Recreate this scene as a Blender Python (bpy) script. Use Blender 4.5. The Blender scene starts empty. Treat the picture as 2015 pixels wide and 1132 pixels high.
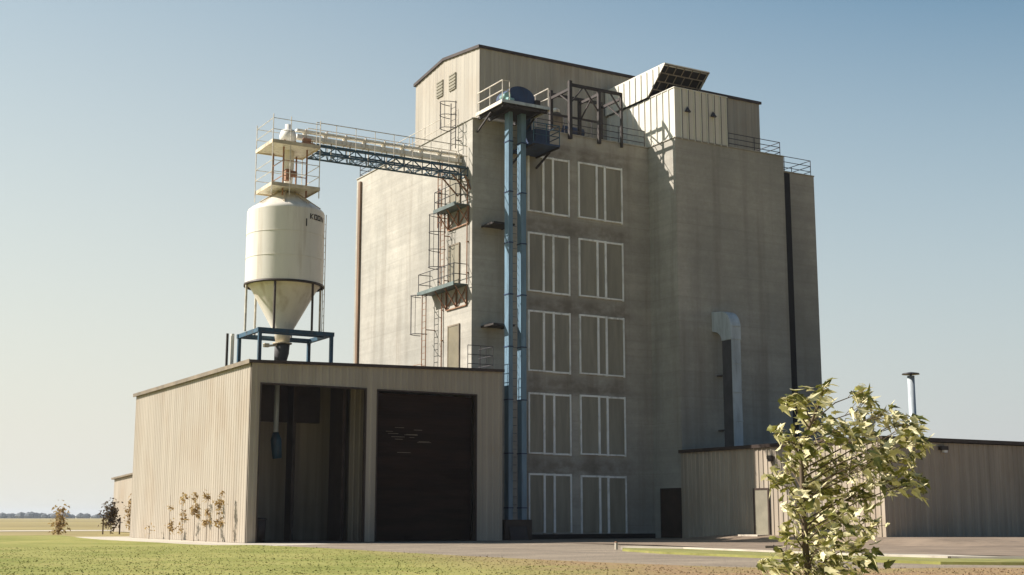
import bpy, math, random
from mathutils import Vector, Matrix, noise
R = math.radians
SC = bpy.context.scene
COL = SC.collection
rnd = random.Random(7)

# ------------------------------------------------------------------ camera
cam_d = bpy.data.cameras.new("camera")
cam = bpy.data.objects.new("camera", cam_d)
COL.objects.link(cam)
cam.location = (0, 0, 1.0)
cam.rotation_euler = (R(90 + 9.87), 0, R(-30.4))
cam_d.sensor_width = 36.0
cam_d.lens = 36.0 * 2600.0 / 2015.0
cam_d.clip_start = 0.1
cam_d.clip_end = 9000
SC.camera = cam

# ------------------------------------------------------------------ sky, sun, exposure
SKY_BACK, SKY_FRONT = 0.52, 1.0
SUN_EL, SUN_AZ = 36.8, -56.0            # azimuth clockwise from +Y
world = bpy.data.worlds.new("World")
SC.world = world
world.use_nodes = True
wn = world.node_tree
for n in list(wn.nodes):
    wn.nodes.remove(n)
sky = wn.nodes.new("ShaderNodeTexSky")
sky.sky_type = 'NISHITA'
sky.sun_disc = False
sky.sun_elevation = R(SUN_EL)
sky.sun_rotation = R(SUN_AZ)
sky.altitude = 100
sky.air_density = 1.0
sky.dust_density = 1.0
sky.ozone_density = 1.0
bg = wn.nodes.new("ShaderNodeBackground")
bg.inputs['Strength'].default_value = 0.09
wo = wn.nodes.new("ShaderNodeOutputWorld")
# real skies are brighter towards the sun's side and milky near the horizon
tcn = wn.nodes.new("ShaderNodeTexCoord")
def wmath(op, a, b=None, c=None):
    n = wn.nodes.new("ShaderNodeMath"); n.operation = op
    for i, v in enumerate((a, b, c)):
        if v is None: continue
        if isinstance(v, (int, float)): n.inputs[i].default_value = v
        else: wn.links.new(v, n.inputs[i])
    return n.outputs[0]
def wrange(v, a, b, c, d):
    n = wn.nodes.new("ShaderNodeMapRange"); n.interpolation_type = 'SMOOTHSTEP'
    for i, q in enumerate((a, b, c, d)): n.inputs[i + 1].default_value = q
    wn.links.new(v, n.inputs[0]); return n.outputs[0]
def wmix(f, a, b, mode='MIX'):
    n = wn.nodes.new("ShaderNodeMix"); n.data_type = 'RGBA'; n.blend_type = mode
    for s_, v in ((0, f), (6, a), (7, b)):
        if isinstance(v, (int, float)): n.inputs[s_].default_value = v
        elif isinstance(v, tuple): n.inputs[s_].default_value = (*v, 1)
        else: wn.links.new(v, n.inputs[s_])
    return n.outputs[2]
sep = wn.nodes.new("ShaderNodeSeparateXYZ")
wn.links.new(tcn.outputs['Generated'], sep.inputs[0])
side = wmath('ADD', wmath('MULTIPLY', sep.outputs[0], -0.42), wmath('MULTIPLY', sep.outputs[1], 0.91))
gain = wrange(side, -0.55, 0.45, SKY_BACK, SKY_FRONT)
haze_col = wmix(wrange(side, 0.2, 0.9, 0.0, 1.0), (3.95, 4.12, 4.08), (5.35, 5.25, 4.65))
ztop = wmath('SUBTRACT', wrange(side, 0.10, 0.95, 0.37, 0.57), 0.05)
hz = wmath('SUBTRACT', 1.0, wmath('DIVIDE', wmath('SUBTRACT', sep.outputs[2], 0.05), ztop))
hz = wmath('MINIMUM', wmath('MAXIMUM', hz, 0.0), 1.0)
back_cut = wrange(side, -0.5, 0.25, 0.30, 1.0)
tinted = wmix(1.0, sky.outputs[0], (0.82, 0.98, 0.89), 'MULTIPLY')
sc1 = wn.nodes.new("ShaderNodeVectorMath"); sc1.operation = 'SCALE'
wn.links.new(tinted, sc1.inputs[0]); wn.links.new(gain, sc1.inputs['Scale'])
sc2 = wn.nodes.new("ShaderNodeVectorMath"); sc2.operation = 'SCALE'
wn.links.new(haze_col, sc2.inputs[0]); wn.links.new(back_cut, sc2.inputs['Scale'])
cool = wmix(wrange(side, -0.5, 0.25, 1.0, 0.0), (1.0, 1.0, 1.0), (0.90, 1.0, 1.22))
wn.links.new(wmix(1.0, wmix(hz, sc1.outputs[0], sc2.outputs[0]), cool, 'MULTIPLY'), bg.inputs[0])
wn.links.new(bg.outputs[0], wo.inputs[0])

sun_d = bpy.data.lights.new("sun", 'SUN')
sun_d.energy = 5.0
sun_d.angle = R(0.5)
sun_d.color = (1.0, 0.925, 0.865)
sun = bpy.data.objects.new("sun", sun_d)
COL.objects.link(sun)
sdir = Vector((math.sin(R(SUN_AZ)) * math.cos(R(SUN_EL)), math.cos(R(SUN_AZ)) * math.cos(R(SUN_EL)), math.sin(R(SUN_EL))))
sun.rotation_euler = sdir.to_track_quat('Z', 'Y').to_euler()
sun.location = (0, 0, 60)

vs = SC.view_settings
vs.view_transform = 'Standard'
vs.look = 'None'
vs.exposure = 0.75
vs.gamma = 1.0
vs.use_curve_mapping = False
SC.cycles.max_bounces = 6

# ------------------------------------------------------------------ materials
def lin(*c):
    return tuple(((x / 255.0) / 12.92 if x / 255.0 <= 0.04045 else ((x / 255.0 + 0.055) / 1.055) ** 2.4) for x in c)

def nt_new(name):
    m = bpy.data.materials.new(name)
    m.use_nodes = True
    nt = m.node_tree
    for n in list(nt.nodes):
        nt.nodes.remove(n)
    out = nt.nodes.new("ShaderNodeOutputMaterial")
    b = nt.nodes.new("ShaderNodeBsdfPrincipled")
    nt.links.new(b.outputs[0], out.inputs[0])
    return m, nt, b

def N(nt, t, **kw):
    n = nt.nodes.new(t)
    for k, v in kw.items():
        if k in n.inputs:
            n.inputs[k].default_value = v
        else:
            setattr(n, k, v)
    return n

def coords(nt, scale):
    g = nt.nodes.new("ShaderNodeNewGeometry")
    mp = nt.nodes.new("ShaderNodeMapping")
    mp.inputs['Scale'].default_value = scale
    nt.links.new(g.outputs['Position'], mp.inputs[0])
    return mp.outputs[0]

def noise_fac(nt, scale, nscale=1.0, detail=4, lo=0.35, hi=0.65, rough=0.6):
    v = coords(nt, scale)
    n = N(nt, "ShaderNodeTexNoise")
    n.inputs['Scale'].default_value = nscale
    n.inputs['Detail'].default_value = detail
    n.inputs['Roughness'].default_value = rough
    nt.links.new(v, n.inputs['Vector'])
    mr = N(nt, "ShaderNodeMapRange")
    mr.inputs[1].default_value = lo
    mr.inputs[2].default_value = hi
    nt.links.new(n.outputs['Fac'], mr.inputs[0])
    return mr.outputs[0]

def mix(nt, fac, a, b, mode='MIX'):
    m = nt.nodes.new("ShaderNodeMix")
    m.data_type = 'RGBA'
    m.blend_type = mode
    for sock, val in ((0, fac), (6, a), (7, b)):
        if isinstance(val, (int, float)):
            m.inputs[sock].default_value = val
        elif isinstance(val, tuple):
            m.inputs[sock].default_value = (val[0], val[1], val[2], 1)
        else:
            nt.links.new(val, m.inputs[sock])
    return m.outputs[2]

def mul(nt, f, k):
    m = nt.nodes.new("ShaderNodeMath")
    m.operation = 'MULTIPLY'
    nt.links.new(f, m.inputs[0])
    if isinstance(k, (int, float)):
        m.inputs[1].default_value = k
    else:
        nt.links.new(k, m.inputs[1])
    return m.outputs[0]

def bump(nt, bsdf, fac, dist, strength=1.0):
    b = nt.nodes.new("ShaderNodeBump")
    b.inputs['Distance'].default_value = dist
    b.inputs['Strength'].default_value = strength
    nt.links.new(fac, b.inputs['Height'])
    nt.links.new(b.outputs[0], bsdf.inputs['Normal'])

def simple(name, col, rough=0.6, metal=0.0, var=0.18, scale=(1.5, 1.5, 1.5), dirt=None, dirt_amt=0.0, bmp=0.0, spec=0.35):
    m, nt, b = nt_new(name)
    f = noise_fac(nt, scale, 1.0, 5)
    c = mix(nt, f, tuple(x * (1 - var) for x in col), tuple(min(1, x * (1 + var)) for x in col))
    if dirt:
        f2 = noise_fac(nt, (scale[0] * 2.3, scale[1] * 2.3, scale[2] * 1.1), 1.0, 6, 0.52, 0.72)
        c = mix(nt, mul(nt, f2, dirt_amt), c, dirt)
    nt.links.new(c, b.inputs['Base Color'])
    b.inputs['Roughness'].default_value = rough
    b.inputs['Metallic'].default_value = metal
    b.inputs['Specular IOR Level'].default_value = spec
    if bmp:
        bump(nt, b, f, bmp)
    return m

M = {}
def concrete():
    m, nt, b = nt_new("slipform concrete")
    base = lin(184, 179, 166)
    band = noise_fac(nt, (0.10, 0.10, 2.6), 1.0, 3, 0.33, 0.67, 0.6)      # pour lines
    c = mix(nt, band, tuple(x * 0.87 for x in base), tuple(x * 1.08 for x in base))
    blot = noise_fac(nt, (0.30, 0.30, 0.22), 1.0, 7, 0.38, 0.62, 0.62)
    c = mix(nt, mul(nt, blot, 0.50), c, tuple(x * 0.55 for x in base))
    mott = noise_fac(nt, (1.1, 1.1, 1.4), 1.0, 6, 0.38, 0.66, 0.7)
    c = mix(nt, mul(nt, mott, 0.32), c, tuple(x * 0.55 for x in base))
    run = noise_fac(nt, (1.3, 1.3, 0.07), 1.0, 5, 0.50, 0.72, 0.6)       # vertical runs
    c = mix(nt, mul(nt, run, 0.42), c, lin(105, 94, 78))
    spk = noise_fac(nt, (6, 6, 6), 1.0, 4, 0.3, 0.7, 0.7)
    c = mix(nt, mul(nt, spk, 0.22), c, lin(120, 114, 98))
    # rust and dirt washed down the gaps between the rows of panels, and faint pour joints
    g_ = nt.nodes.new("ShaderNodeNewGeometry"); sx = nt.nodes.new("ShaderNodeSeparateXYZ")
    nt.links.new(g_.outputs['Position'], sx.inputs[0])
    def mt(op, a, b_, c_=None):
        n = nt.nodes.new("ShaderNodeMath"); n.operation = op
        for i, v in enumerate((a, b_, c_)):
            if v is None: continue
            if isinstance(v, (int, float)): n.inputs[i].default_value = v
            else: nt.links.new(v, n.inputs[i])
        return n.outputs[0]
    def rng(v, a, b_, lo, hi):
        n = nt.nodes.new("ShaderNodeMapRange"); n.interpolation_type = 'SMOOTHSTEP'
        for i, q in enumerate((a, b_, lo, hi)): n.inputs[i + 1].default_value = q
        nt.links.new(v, n.inputs[0]); return n.outputs[0]
    zz = mt('ABSOLUTE', mt('SUBTRACT', mt('FRACT', mt('ADD', mt('DIVIDE', mt('SUBTRACT', sx.outputs['Z'], 3.35), 3.88), 0.5), None), 0.5), None)
    m1 = rng(zz, 0.03, 0.16, 1.0, 0.0)
    m2 = mt('MULTIPLY', rng(sx.outputs['X'], 31.9, 32.5, 0.0, 1.0), rng(sx.outputs['X'], 37.8, 38.8, 1.0, 0.0))
    m3 = mt('MULTIPLY', rng(sx.outputs['Y'], 53.65, 53.7, 1.0, 0.0), noise_fac(nt, (1.6, 1, 2.4), 1.0, 5, 0.3, 0.62))
    c = mix(nt, mul(nt, mt('MULTIPLY', mt('MULTIPLY', m1, m2), m3), 0.55), c, lin(92, 78, 62))
    pj = mt('ABSOLUTE', mt('SUBTRACT', mt('FRACT', mt('DIVIDE', sx.outputs['Z'], 1.24), None), 0.5), None)
    c = mix(nt, mul(nt, rng(pj, 0.0, 0.02, 1.0, 0.0), 0.22), c, lin(110, 104, 92))
    # colder, wetter concrete in large patches
    cold = noise_fac(nt, (0.12, 0.12, 0.06), 1.0, 3, 0.45, 0.62)
    c = mix(nt, mul(nt, cold, 0.35), c, lin(118, 121, 114))
    nt.links.new(c, b.inputs['Base Color'])
    b.inputs['Roughness'].default_value = 0.9
    bump(nt, b, band, 0.012, 0.5)
    return m
M['concrete'] = concrete()

def siding(name, col, streak=0.22, dirt=lin(140, 116, 86)):
    m, nt, b = nt_new(name)
    s = noise_fac(nt, (2.6, 2.6, 0.10), 1.0, 4, 0.35, 0.66)
    c = mix(nt, s, tuple(x * (1 - streak) for x in col), tuple(x * (1 + streak * 0.5) for x in col))
    d = noise_fac(nt, (0.4, 0.4, 0.3), 1.0, 6, 0.48, 0.75)
    c = mix(nt, mul(nt, d, 0.35), c, dirt)
    nt.links.new(c, b.inputs['Base Color'])
    b.inputs['Roughness'].default_value = 0.55
    b.inputs['Specular IOR Level'].default_value = 0.3
    return m
M['tan_siding'] = siding("tan ribbed metal siding", lin(164, 154, 138), 0.12)
M['pent_siding'] = siding("headhouse siding", lin(164, 157, 142), 0.15)
M['white_siding'] = siding("white metal siding", lin(214, 210, 196), 0.10, lin(150, 140, 118))
M['annex_siding'] = siding("annex siding", lin(164, 152, 134), 0.2)
M['interior'] = siding("bay interior sheet", lin(150, 138, 118), 0.3, lin(50, 44, 36))
M['trim'] = simple("dark brown trim", lin(62, 50, 42), 0.5, 0, 0.25)
M['trim_tan'] = simple("weathered eave", lin(120, 108, 90), 0.6, 0, 0.25)
M['brown_pipe'] = simple("brown downspout", lin(122, 98, 76), 0.5, 0, 0.25, (1, 1, 0.3))
M['black_joint'] = simple("black joint", lin(32, 28, 25), 0.7, 0, 0.25)
M['panel'] = simple("blowout panel", lin(142, 137, 121), 0.5, 0, 0.14, (3, 3, 0.4))
M['frame_white'] = simple("white window flashing", lin(238, 239, 234), 0.5, 0, 0.08, (1.5, 1.5, 1.5), lin(130, 126, 112), 0.5)
M['door_brown'] = simple("dark door", lin(62, 48, 36), 0.6, 0, 0.25)
M['door_grey'] = simple("grey door", lin(132, 126, 108), 0.5, 0, 0.12)
M['door_tan'] = simple("tan door", lin(120, 112, 90), 0.5, 0, 0.12)
M['blue'] = simple("blue painted steel", lin(50, 80, 98), 0.45, 0, 0.3, (2, 2, 0.8), lin(80, 66, 52), 0.5)
M['blue_dark'] = simple("dark blue painted steel", lin(48, 64, 92), 0.45, 0, 0.25, (2, 2, 2), lin(66, 46, 42), 0.5)
M['blue_leg'] = simple("blue elevator casing", lin(106, 132, 148), 0.38, 0, 0.18, (2, 2, 0.5), lin(50, 52, 56), 0.55)
M['motor'] = simple("pale teal motor", lin(140, 176, 170), 0.4, 0, 0.15)
M['rust'] = simple("primed rusty steel", lin(138, 100, 74), 0.7, 0, 0.35, (4, 4, 1.5), lin(150, 132, 100), 0.7)
M['steel_dark'] = simple("dark structural steel", lin(56, 49, 44), 0.6, 0, 0.3)
M['steel_grey'] = simple("dark grey railing", lin(66, 62, 64), 0.5, 0.2, 0.2)
M['rail_pale'] = simple("pale painted railing", lin(206, 198, 182), 0.5, 0, 0.2, (4, 4, 4), lin(140, 104, 80), 0.6)
M['galv'] = simple("galvanised sheet", lin(176, 184, 186), 0.45, 0.08, 0.15, (2, 2, 0.6), lin(96, 98, 96), 0.4)
M['deck_green'] = simple("grey green deck", lin(94, 106, 102), 0.6, 0, 0.3)
M['silo'] = simple("cream silo paint", lin(220, 214, 199), 0.38, 0, 0.07, (0.8, 0.8, 0.12), lin(150, 128, 92), 0.5)
M['silo_white'] = simple("cream conveyor paint", lin(228, 224, 212), 0.45, 0, 0.10, (3, 3, 1), lin(150, 118, 84), 0.6)
M['ochre'] = simple("ochre deck edge", lin(198, 184, 158), 0.6, 0, 0.3)
M['letter'] = simple("dark lettering", lin(48, 42, 38), 0.6)
M['spout'] = simple("dark rubber spout and duct shade", lin(74, 72, 72), 0.7)
M['bark'] = simple("maple bark", lin(96, 82, 66), 0.9, 0, 0.3, (20, 20, 5))
M['wood'] = simple("weathered stake", lin(90, 70, 50), 0.9)
M['concrete_pad'] = simple("kerb concrete", lin(186, 176, 158), 0.9, 0, 0.15, (0.6, 0.6, 0.6), lin(120, 110, 96), 0.5)
M['glass_lamp'] = simple("lamp lens", lin(220, 220, 214), 0.3)

def pavement():
    m, nt, b = nt_new("sunbleached gravel pavement")
    base = lin(150, 135, 114)
    f = noise_fac(nt, (0.25, 0.6, 1), 1.0, 7, 0.35, 0.65, 0.65)
    c = mix(nt, f, tuple(x * 0.72 for x in base), tuple(x * 1.18 for x in base))
    g = noise_fac(nt, (9, 9, 9), 1.0, 4, 0.3, 0.7, 0.8)
    c = mix(nt, mul(nt, g, 0.3), c, lin(96, 86, 74))
    tr = noise_fac(nt, (1.1, 0.05, 1), 1.0, 3, 0.5, 0.68)            # wheel tracks along the road
    c = mix(nt, mul(nt, tr, 0.35), c, lin(110, 98, 86))
    nt.links.new(c, b.inputs['Base Color'])
    b.inputs['Roughness'].default_value = 0.95
    bump(nt, b, g, 0.02)
    return m
M['pavement'] = pavement()
M['asphalt'] = simple("worn brown asphalt", lin(132, 116, 98), 0.9, 0, 0.2, (0.5, 0.5, 1), lin(88, 76, 66), 0.6, 0.01)
M['far_road'] = simple("pale far road", lin(190, 178, 158), 0.9)

def lawn_mat(name, blades):
    m, nt, b = nt_new(name)
    green, lime, dry = lin(112, 119, 58), lin(146, 143, 84), lin(146, 122, 92)
    f = noise_fac(nt, (0.30, 0.22, 0.3), 1.0, 6, 0.38, 0.62, 0.65)
    c = mix(nt, f, green, lime)
    fb = noise_fac(nt, (1.4, 1.1, 1), 1.0, 4, 0.5, 0.68)
    c = mix(nt, mul(nt, fb, 0.35), c, lin(150, 128, 84))
    f2 = noise_fac(nt, (5, 5, 5) if not blades else (9, 9, 9), 1.0, 4, 0.35, 0.7, 0.7)
    c = mix(nt, mul(nt, f2, 0.35), c, lin(176, 166, 96))
    # worn dry grass towards the road
    g = nt.nodes.new("ShaderNodeNewGeometry")
    sx = nt.nodes.new("ShaderNodeSeparateXYZ")
    nt.links.new(g.outputs['Position'], sx.inputs[0])
    cmb = nt.nodes.new("ShaderNodeMath"); cmb.operation = 'MULTIPLY_ADD'      # x - 0.25*y
    nt.links.new(sx.outputs['Y'], cmb.inputs[0]); cmb.inputs[1].default_value = -0.28
    nt.links.new(sx.outputs['X'], cmb.inputs[2])
    mr = N(nt, "ShaderNodeMapRange")
    mr.inputs[1].default_value = 5.2; mr.inputs[2].default_value = 9.6
    nt.links.new(cmb.outputs[0], mr.inputs[0])
    n3 = noise_fac(nt, (0.5, 0.5, 0.5), 1.0, 5, 0.10, 0.55)
    c = mix(nt, mul(nt, mr.outputs[0], n3), c, dry)
    nt.links.new(c, b.inputs['Base Color'])
    b.inputs['Roughness'].default_value = 0.95
    b.inputs['Specular IOR Level'].default_value = 0.1
    if not blades:
        bump(nt, b, f2, 0.015)
    return m
M['lawn'] = lawn_mat("mown lawn", False)
M['blades'] = lawn_mat("grass blades", True)
M['strip_grass'] = simple("strip grass", lin(128, 126, 68), 0.95, 0, 0.25, (1, 1, 1), lin(160, 146, 96), 0.6)
M['field'] = simple("dry farm field", lin(150, 134, 84), 0.95, 0, 0.2, (0.02, 0.02, 1), lin(120, 118, 66), 0.6)
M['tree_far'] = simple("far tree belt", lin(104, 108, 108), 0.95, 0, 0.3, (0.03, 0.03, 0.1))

def leaf_mat(name, top, under, dark, gloss=0.5):
    m, nt, b = nt_new(name)
    oi = noise_fac(nt, (14, 14, 14), 1.0, 3, 0.35, 0.65)
    c = mix(nt, oi, dark, top)
    g = nt.nodes.new("ShaderNodeNewGeometry")
    c = mix(nt, g.outputs['Backfacing'], c, under)
    nt.links.new(c, b.inputs['Base Color'])
    b.inputs['Roughness'].default_value = gloss
    tr = nt.nodes.new("ShaderNodeBsdfTranslucent")
    nt.links.new(c, tr.inputs[0])
    mx = nt.nodes.new("ShaderNodeMixShader")
    mx.inputs[0].default_value = 0.22
    out = [n for n in nt.nodes if n.bl_idname == "ShaderNodeOutputMaterial"][0]
    nt.links.new(b.outputs[0], mx.inputs[1]); nt.links.new(tr.outputs[0], mx.inputs[2])
    nt.links.new(mx.outputs[0], out.inputs[0])
    return m
M['leaf'] = leaf_mat("silver maple leaf", lin(160, 156, 80), lin(220, 210, 162), lin(72, 78, 28))
M['shrub_dark'] = leaf_mat('dark shrub leaf', lin(88, 70, 44), lin(104, 86, 58), lin(50, 40, 24), 0.8)
M['leaf_dry'] = leaf_mat("dry shrub leaf", lin(168, 142, 88), lin(184, 160, 106), lin(116, 86, 48), 0.8)

# ------------------------------------------------------------------ mesh helper
class MB:
    def __init__(s):
        s.v = []; s.f = []
    def add(s, vs_, fs):
        o = len(s.v)
        s.v += [tuple(p) for p in vs_]
        s.f += [tuple(i + o for i in f) for f in fs]
        return s
    def box(s, x0, x1, y0, y1, z0, z1):
        return s.add([(x0, y0, z0), (x1, y0, z0), (x1, y1, z0), (x0, y1, z0), (x0, y0, z1), (x1, y0, z1), (x1, y1, z1), (x0, y1, z1)],
                     [(0, 3, 2, 1), (4, 5, 6, 7), (0, 1, 5, 4), (1, 2, 6, 5), (2, 3, 7, 6), (3, 0, 4, 7)])
    def bar(s, p, q, w, h=None):
        p, q = Vector(p), Vector(q); h = h or w
        d = (q - p).normalized()
        up = Vector((0, 0, 1)) if abs(d.z) < 0.95 else Vector((0, 1, 0))
        sd = d.cross(up).normalized(); u = sd.cross(d).normalized()
        vs_ = []
        for c in (p, q):
            for a, b in ((-1, -1), (1, -1), (1, 1), (-1, 1)):
                vs_.append(c + sd * a * w / 2 + u * b * h / 2)
        return s.add(vs_, [(0, 3, 2, 1), (4, 5, 6, 7), (0, 1, 5, 4), (1, 2, 6, 5), (2, 3, 7, 6), (3, 0, 4, 7)])
    def tube(s, pts, rads, n=10, caps=True):
        pts = [Vector(p) for p in pts]
        if isinstance(rads, (int, float)): rads = [rads] * len(pts)
        o = []
        for i, c in enumerate(pts):
            d = (pts[min(i + 1, len(pts) - 1)] - pts[max(i - 1, 0)]).normalized()
            up = Vector((0, 0, 1)) if abs(d.z) < 0.9 else Vector((0, 1, 0))
            a = d.cross(up).normalized(); b = a.cross(d).normalized()
            for k in range(n):
                t = 2 * math.pi * k / n
                o.append(c + (a * math.cos(t) + b * math.sin(t)) * rads[i])
        fs = []
        for i in range(len(pts) - 1):
            for k in range(n):
                fs.append((i * n + k, i * n + (k + 1) % n, (i + 1) * n + (k + 1) % n, (i + 1) * n + k))
        if caps:
            fs.append(tuple(range(n - 1, -1, -1))); fs.append(tuple((len(pts) - 1) * n + k for k in range(n)))
        return s.add(o, fs)
    def lathe(s, c, prof, n=48, caps=True):
        o = []
        for r, z in prof:
            for k in range(n):
                t = 2 * math.pi * k / n
                o.append((c[0] + r * math.cos(t), c[1] + r * math.sin(t), z))
        fs = []
        for i in range(len(prof) - 1):
            for k in range(n):
                fs.append((i * n + k, i * n + (k + 1) % n, (i + 1) * n + (k + 1) % n, (i + 1) * n + k))
        if caps:
            fs.append(tuple(range(n - 1, -1, -1))); fs.append(tuple((len(prof) - 1) * n + k for k in range(n)))
        return s.add(o, fs)
    def poly(s, pts, z0, z1):
        n = len(pts)
        o = [(p[0], p[1], z0) for p in pts] + [(p[0], p[1], z1) for p in pts]
        fs = [tuple(range(n - 1, -1, -1)), tuple(range(n, 2 * n))]
        fs += [(i, (i + 1) % n, n + (i + 1) % n, n + i) for i in range(n)]
        return s.add(o, fs)
    def extrude_x(s, pts, x0, x1):     # pts in (y,z)
        n = len(pts)
        o = [(x0, p[0], p[1]) for p in pts] + [(x1, p[0], p[1]) for p in pts]
        fs = [tuple(range(n)), tuple(range(2 * n - 1, n - 1, -1))]
        fs += [(i, n + i, n + (i + 1) % n, (i + 1) % n) for i in range(n)]
        return s.add(o, fs)
    def corr(s, axis, pos, s0, s1, z0, z1, pitch=0.3, d=0.03, out=-1, shape='rib'):
        """ribbed sheet; axis 'y': wall at y=pos running along x, axis 'x': wall at x=pos running along y"""
        prof = [(0, 0), (0.60, 0), (0.68, 1), (0.92, 1)] if shape == 'rib' else [(0, 0), (0.84, 0), (0.86, 1), (0.98, 1)]
        pts = []
        n = int((s1 - s0) / pitch) + 2
        for i in range(n):
            for t, h in prof:
                u = s0 + (i + t) * pitch
                if u < s1 - 1e-4: pts.append((u, h))
        pts.append((s1, 0))
        o = []
        for u, h in pts:
            a = z0(u) if callable(z0) else z0
            b = z1(u) if callable(z1) else z1
            w = pos + out * h * d
            for z in (a, b):
                o.append((u, w, z) if axis == 'y' else (w, u, z))
        fs = [(2 * i, 2 * i + 2, 2 * i + 3, 2 * i + 1) for i in range(len(pts) - 1)]
        return s.add(o, fs)
    def build(s, name, mat, parent=None, smooth=False):
        off = Vector((0, 0, 0))
        p = parent
        while p is not None:
            off += p.location; p = p.parent
        me = bpy.data.meshes.new(name)
        me.from_pydata([(v[0] - off.x, v[1] - off.y, v[2] - off.z) for v in s.v], [], s.f)
        me.materials.append(M[mat] if isinstance(mat, str) else mat)
        me.update()
        if smooth:
            for pl in me.polygons: pl.use_smooth = len(pl.vertices) <= 4
        o = bpy.data.objects.new(name, me)
        COL.objects.link(o)
        if parent is not None: o.parent = parent
        return o

def tag(o, label=None, cat=None, group=None, kind=None):
    if label: o['label'] = label
    if cat: o['category'] = cat
    if group: o['group'] = group
    if kind: o['kind'] = kind
    return o
def thing(name, label, cat, loc=(0, 0, 0), group=None):
    o = bpy.data.objects.new(name, None)
    COL.objects.link(o)
    o.location = loc
    o.empty_display_size = 0.3
    return tag(o, label, cat, group)
def copy_thing(root, loc, label):
    r = root.copy(); COL.objects.link(r); r.location = loc; r['label'] = label
    for ch in list(root.children):
        c = ch.copy(); COL.objects.link(c); c.parent = r
        for g in list(ch.children):
            d = g.copy(); COL.objects.link(d); d.parent = c
    return r
def sm(t):
    t = max(0.0, min(1.0, t)); return t * t * (3 - 2 * t)
def gz(x, y):       # the pavement rises a little along the annex
    return 0.24 * sm((x - 37) / 2.2) * sm((51.6 - y) / 4.5) * sm((y - 30) / 5.0)

# ------------------------------------------------------------------ ground
g = MB(); g.add([(-4000, -3000, -0.03), (5000, -3000, -0.03), (5000, 6000, -0.03), (-4000, 6000, -0.03)], [(0, 1, 2, 3)])
tag(g.build('ground', 'field'), kind='structure')
def sheet(name, pts, z, mat):
    m = MB(); n = len(pts)
    m.add([(p[0], p[1], z) for p in pts], [tuple(range(n))])
    return tag(m.build(name, mat), kind='structure')
sheet('driveway', [(15.6, 15), (36.9, 15), (36.9, 51.5), (20, 51.5), (20, 48.0), (17.2, 46)], -0.012, 'pavement')
sheet('pavement', [(17.1, 46), (20.2, 48.1), (20.2, 72.5), (15.4, 72.5), (14.9, 63), (14.9, 55), (15.0, 48.0)], -0.008, 'concrete_pad')
lawn_pts = [(-90, -20), (90, -20), (90, -6), (40, 9.0), (26, 16.2), (21.7, 18.9), (19.4, 19.6), (18.2, 20.6), (17.6, 22.2), (17.1, 26), (16.9, 31.4), (17.2, 42),
            (17.0, 47.6), (15.5, 48.2), (15.2, 50), (15.2, 55), (14.9, 62.6), (15.3, 68), (16.6, 79), (-90, 92)]
sheet('lawn', lawn_pts, 0.0, 'lawn')
strip_pts = [(24.6, 35.0), (23.6, 33.6), (22.8, 30.5), (22.55, 26.0), (22.6, 23), (22.9, 20.6), (26, 17.4), (40, 10), (41.5, 12), (27.5, 19.6), (25.0, 22.2), (24.7, 25), (25.0, 28.4), (25.5, 33)]
s_ = MB(); s_.poly(strip_pts, -0.02, 0.05); tag(s_.build('grass_strip', 'strip_grass'), kind='structure')
sheet('gravel_verge', [(25.3, 33.2), (25.0, 28), (25.2, 22.5), (28, 20), (42, 12.3), (45.5, 15.5), (31.5, 23.0), (28.9, 26), (27.4, 30.5)], -0.006, 'concrete_pad')
kerb = MB()
kl = [(24.7, 35.15), (25.65, 33.1), (25.15, 28.4), (24.85, 25), (25.15, 22.3), (27.6, 19.7), (41.6, 12.1)]
for i in range(len(kl) - 1):
    kerb.bar((*kl[i], 0.03), (*kl[i + 1], 0.03), 0.25, 0.13)
tag(kerb.build('kerb', 'concrete_pad'), kind='structure')
# asphalt lot: a gently swelling grid
lot = MB(); nx, ny = 60, 60
x0, x1, y0, y1 = 28.8, 90, 18, 56
vv = []
for j in range(ny + 1):
    for i in range(nx + 1):
        x = x0 + (x1 - x0) * (i / nx) ** 1.6; y = y0 + (y1 - y0) * j / ny
        xx = x + (0.8 * math.sin(y * 0.35) if i == 0 else 0)
        vv.append((xx, y, gz(xx, y) - 0.004))
lot.add(vv, [(j * (nx + 1) + i, j * (nx + 1) + i + 1, (j + 1) * (nx + 1) + i + 1, (j + 1) * (nx + 1) + i) for j in range(ny) for i in range(nx)])
tag(lot.build('asphalt_lot', 'asphalt'), kind='structure')
sheet('far_road', [(-200, 118), (80, 100), (200, 96), (200, 104), (80, 108), (-200, 128)], -0.01, 'far_road')
sheet('crop_field', [(-900, 160), (900, 150), (900, 720), (-900, 720)], -0.02, 'field')

# grass blades where the lawn is seen close
gb = MB(); vv = []; ff = []
for i in range(26000):
    w = 17.5 + 32 * rnd.random() ** 1.5
    ang = R(30.4) + math.atan((rnd.random() * 2 - 1) * 0.40)
    x = w * math.sin(ang) / math.cos(ang - R(30.4)); y = w * math.cos(ang) / math.cos(ang - R(30.4))
    edge = 17.0 + 0.25 * math.sin(y * 1.7) + 0.15 * math.sin(y * 4.1)
    if y < 22.2: edge = 17.3 + (22.2 - y) * 1.15
    if x > edge or y > 47.5: continue
    h = (0.008 + 0.014 * rnd.random()) * (2.2 if rnd.random() < 0.04 else 1); t = rnd.random() * 6.28; bw = 0.012 + 0.012 * rnd.random()
    dx, dy = math.cos(t) * bw, math.sin(t) * bw
    lx, ly = (rnd.random() - 0.5) * 0.05, (rnd.random() - 0.5) * 0.05
    k = len(vv)
    vv += [(x - dx, y - dy, 0), (x + dx, y + dy, 0), (x + lx, y + ly, h)]; ff.append((k, k + 1, k + 2))
gb.add(vv, ff)
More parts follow.
